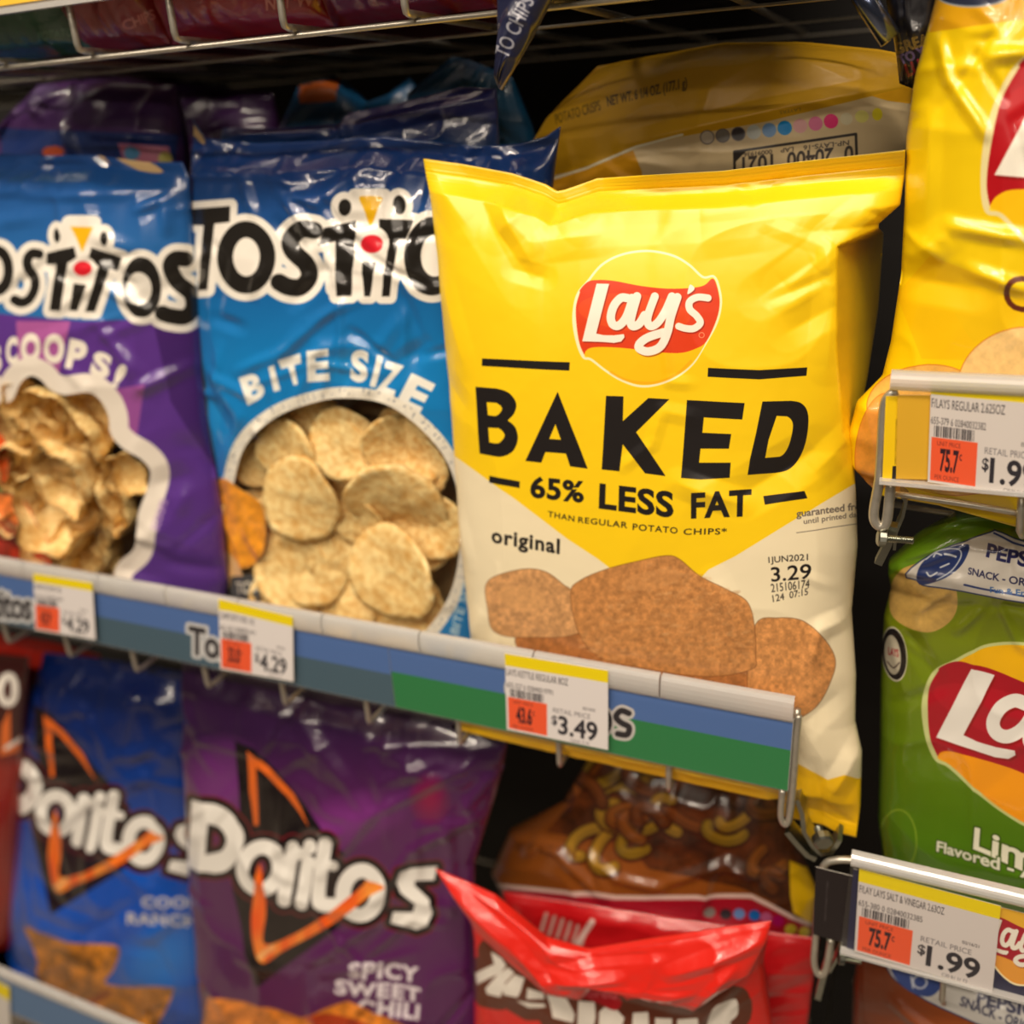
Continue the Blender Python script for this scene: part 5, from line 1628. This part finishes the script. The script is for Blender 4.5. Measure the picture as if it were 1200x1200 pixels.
# ------------------------------------------------------------------ lower shelf: bags of fries and red bags
def art_fries(A):
    A.fill([(A.x0, A.y0), (A.x0 + A.w, A.y0), (A.x0 + A.w, A.y0 + A.h), (A.x0, A.y0 + A.h)], (128, 68, 20))
    A.draw([('f', [(640, 975), (720, 880), (980, 880), (980, 1120), (900, 1056), (860, 1040), (760, 1018), (730, 990)])], (78, 38, 14), tex=(.5, 18, 4))
    rs = random.Random(4)
    for i in range(34):
        x, y = rs.uniform(680, 960), rs.uniform(890, 1045)
        if y > 1000 + (x - 740) * .22:
            continue
        an = rs.uniform(-1, 1); r_ = rs.uniform(16, 34)
        pts = ell(x, y, r_, r_ * .55, math.degrees(an))[rs.randrange(18):][:22]
        c = rs.choice([(126, 96, 20), (118, 66, 20), (140, 104, 28), (110, 58, 22), (96, 50, 18)])
        A.draw([('s', pts, 17)], (58, 24, 10)); A.draw([('s', pts - [0, 1.5], 13)], c); A.draw([('s', pts - [0, 4], 3)], tuple(min(k_ * 1.35, 255) for k_ in c), op=.6)
    A.fill([(925, 1010), (960, 1020), (980, 1100), (930, 1068), (926, 1050)], (226, 180, 16))
    red = [(560, 1036), (585, 1040), (650, 1046), (720, 1052), (800, 1054), (880, 1055), (960, 1090), (1000, 1110), (1000, 1300), (560, 1300)]
    A.draw([('f', red)], (150, 16, 34))
    A.line([(560, 1034), (585, 1038), (650, 1044), (720, 1050), (800, 1052), (880, 1052), (960, 1087), (1000, 1106)], 5, (206, 176, 166))
    for x, y, c in ((831, 1071, (120, 110, 104)), (850, 1073, (40, 34, 40)), (866, 1072, (90, 120, 170)), (884, 1073, (20, 90, 160)), (898, 1075, (170, 80, 120)), (912, 1078, (150, 10, 80)), (927, 1087, (196, 170, 40)), (943, 1091, (206, 180, 20))):
        A.draw([('f', ell(x, y, 7, 6))], c)
    A.draw([('f', [(560, 1150), (1000, 1098), (1000, 1180), (560, 1240)])], (120, 12, 26))
    A.draw([('f', [(903, 1096), (950, 1105), (955, 1120), (900, 1134)])], (150, 140, 134))
    A.text('NET WT 1/2 OZ. (226.8 g)', [(604, 986), (676, 992), (675, 1006), (604, 1000)], (90, 46, 16), bold=.03)
    A.draw([('s', cr([(915, 1130), (905, 1150), (920, 1170), (912, 1200)], False), 16)], (206, 196, 184))


bag('bag printed with dark golden fries lying under the green part of the rail',
    l=[(700, 872), (660, 940), (598, 972), (576, 1020), (592, 1050), (620, 1200)], r=[(915, 925), (935, 990), (958, 1045), (950, 1110), (940, 1230)], t=[(800, 890)], b=[(780, 1220)],
    plane=(.105, .95, .12, 0), front=.036, back=.03, au=2.8, av=2.6, nu=100, nv=100, wr=.003, wf=(4, 4), seed=171, rid=.003, seal=(0, 0), k=2, tex=(900, 900), base=(150, 84, 24), art=art_fries, rand=(10, 2.0, 11), back_col=(80, 44, 16),
    mk=dict(rough=.35, coat=1, coat_rough=.1, bump=.3, bscale=30), group='bags lying under the green part of the rail',
    creases=[(625, 985, 640, 970, 5, 8), (640, 970, 670, 975, 5, 8), (670, 975, 720, 1020, 5, 9), (705, 975, 725, 1018, 5, 8), (705, 975, 735, 1000, 5, 7), (735, 998, 790, 1010, 4, 8), (790, 1005, 860, 985, 4, 9), (590, 1045, 880, 1056, 5, 14), (860, 985, 900, 1010, 4, 9)])


def art_red2(A):
    for i in range(6):
        A.draw([('s', [(640 + i * 9, 1072 + i * 4), (634 + i * 9, 1092 + i * 4)], 5)], (196, 150, 140))
    A.draw([('s', [(694, 1080), (676, 1108)], 7)], (220, 190, 180))


bag('red bag between the fries bag and the bright red bag',
    l=[(590, 1045), (600, 1120), (600, 1240)], r=[(960, 1100), (950, 1170), (940, 1260)], t=[(700, 1062), (850, 1085)], b=[(760, 1260)],
    plane=(.055, .9, .1, 0), front=.012, back=.01, nu=70, nv=50, wr=.003, seed=175, seal=(0, 0), k=1.6, tex=(600, 400), base=(190, 18, 24), art=art_red2, back_col=(90, 14, 14), mk=dict(rough=.35, coat=.9, coat_rough=.1),
    group='bags lying under the green part of the rail')

WHT = (228, 220, 208)


def art_red(A):
    A.T = zoomT(500, 1000, 5)
    it = [('f', [(285, 700), (400, 640), (380, 570), (440, 610), (470, 650), (440, 690), (300, 760)]), ('f', [(350, 780), (420, 700), (480, 660), (520, 690), (470, 740), (440, 830), (360, 810)]),
          ('f', [(450, 770), (520, 700), (580, 720), (560, 790), (540, 830), (460, 815)]), ('f', [(600, 770), (690, 810), (690, 850), (590, 840)]), ('f', [(530, 850), (690, 880), (700, 900), (600, 900)]),
          ('f', [(705, 820), (820, 850), (870, 940), (860, 990), (740, 960), (720, 880)]), ('f', [(890, 860), (985, 870), (990, 960), (960, 1100), (880, 1100)]),
          ('f', [(1010, 930), (1050, 895), (1110, 910), (1160, 960), (1120, 1100), (1005, 1100)]), ('f', [(1210, 930), (1300, 925), (1310, 1100), (1200, 1100)]), ('f', [(1340, 960), (1440, 960), (1440, 1100), (1340, 1100)]),
          ('f', [(1470, 965), (1590, 960), (1600, 1100), (1470, 1100)]),
          ('f', cr([(1640, 1010), (1680, 900), (1740, 860), (1820, 840), (1825, 930), (1780, 980), (1800, 1010), (1790, 1100), (1640, 1100)], True, 3))]
    A.draw(it, (92, 40, 20), grow=16)
    A.draw([('f', [(500, 890), (720, 900), (780, 1000), (720, 1000), (640, 960)])], (92, 40, 20))
    A.draw(it, WHT)
    A.draw([('f', cr([(740, 730), (900, 700), (1040, 780), (1140, 860), (1100, 920), (960, 860), (800, 800)]))], (170, 16, 26))
    A.draw([('f', ell(955, 755, 52, 38, 20))], (236, 176, 20))
    A.text('Flavored', [(830, 780), (1110, 800), (1110, 860), (830, 830)], (206, 80, 90), bold=.02)
    A.T = None


bag('bright red snack bag with brown-edged white block letters at the bottom edge',
    l=[(553, 1080), (556, 1100), (557, 1140), (556, 1260)], r=[(903, 1080), (895, 1125), (905, 1200), (915, 1270)], t=[(600, 1085), (650, 1100), (700, 1115), (780, 1100)], b=[(740, 1270)],
    plane=(.003, .9, .05, 0), front=.028, back=.012, nu=100, nv=70, wr=.003, wf=(4, 3), seed=181, pleat=.002, seal=(0, 0), k=2, tex=(1100, 700), base=(216, 30, 22), art=art_red, rand=(10, 2, 12), back_col=(120, 20, 14),
    mk=dict(rough=.35, coat=.8, coat_rough=.12), group='bags lying under the green part of the rail',
    creases=[(740, 1125, 880, 1095, 4, 12), (700, 1140, 830, 1165, -5, 24), (815, 1180, 890, 1105, 4, 12)])
red_o = [o for o in COL.objects if o.get('label', '').startswith('bright red snack')][0]


def red_flap(A):
    A.line([(700, 1118), (850, 1092), (903, 1084)], 1.4, (190, 20, 16), op=.5)


f1, _ = bag('tmp', name='folded_top', cat='x',
            l=[(510, 1018), (525, 1035), (558, 1090), (600, 1130), (640, 1165)], r=[(904, 1079), (898, 1105), (880, 1140), (812, 1184)], t=[(545, 1032), (580, 1048), (640, 1098), (690, 1112), (760, 1100), (850, 1086)],
            b=[(680, 1172), (700, 1150), (760, 1170)],
            plane=(-.028, .95, .25, 0), front=.010, back=.002, au=4, av=2.4, nu=90, nv=50, wr=.0016, wf=(4, 3), seed=185, pleat=.001, seal=(0, 0), k=1.5, tex=(800, 400), base=(222, 36, 24), art=red_flap, back_col=(200, 30, 20),
            mk=dict(rough=.33, coat=.8, coat_rough=.12), creases=[(520, 1030, 615, 1110, 5, 14), (615, 1110, 655, 1160, 5, 12), (645, 1142, 730, 1140, 5, 12), (790, 1132, 890, 1100, 6, 12), (815, 1178, 860, 1130, 4, 10), (650, 1122, 780, 1110, -3, 9)])
for kk in ('label', 'category'):
    if kk in f1: del f1[kk]
f1.parent = red_o
f1['label'] = 'folded bright red top seal'

# ------------------------------------------------------------------ lower shelf front at the bottom left
YL = -.08
pL = on_plane(np.array([0., 146.]), np.array([1132., 1200.]), YL)
zl = float(pL[:, 2].mean())
lr = empty('price_rail', (-1.0, YL, zl), 'lower price rail cut off at the bottom left corner', 'price rail')
for a, b in ((-1.4, -.85), (-.85, -.72), (-.72, -.4), (-.4, -.02)):
    profile_x('lip_segment', lip_profile(YL, zl - .014, .014), a + .0006, b - .0006, lip_mat, lr)
box_obj('channel_back', -1.4, -.02, YL + .001, YL + .003, zl - .075, zl - .012, plastic_grey, lr)
box_obj('label_strip', -1.4, -.02, YL - .0004, YL, zl - .07, zl - .0145, mat('blue_grey_strip', (92, 122, 160), .5), lr)
c4 = on_plane(np.array([-30., 11., 12., -30.]), np.array([1138., 1158., 1260., 1240.]), YL - .002)
o = card('price_tag', [(-40, 1131), (11, 1157), (13, 1262), (-38, 1236)], YL - .002, tag_art(None, 1, ('CHIPS NACHO 9Z', '655-400 0 0284009'), '4.29', '43.0'), (214, 208, 200), k=2)
tag(o, 'price tag at the bottom left corner, only its right end in the photo', 'price tag')
wire_l = empty('wire_shelf', (-.7, .1, zl - .1), 'lower wire shelf carrying the corn chip bags, below the photo', 'wire shelf')
for i in range(14):
    x = -1.3 + i * .1
    tube('wire', [(x, .44, ZF - .003), (x, YL + .012, ZF - .003), (x, YL + .006, zl - .02)], .0019, steel, wire_l)
for y in (.0, .1, .2, .3, .4):
    tube('cross_wire', [(-1.4, y, ZF - .007), (-.02, y, ZF - .007)], .0022, steel, wire_l)
print('LOWER z', zl)
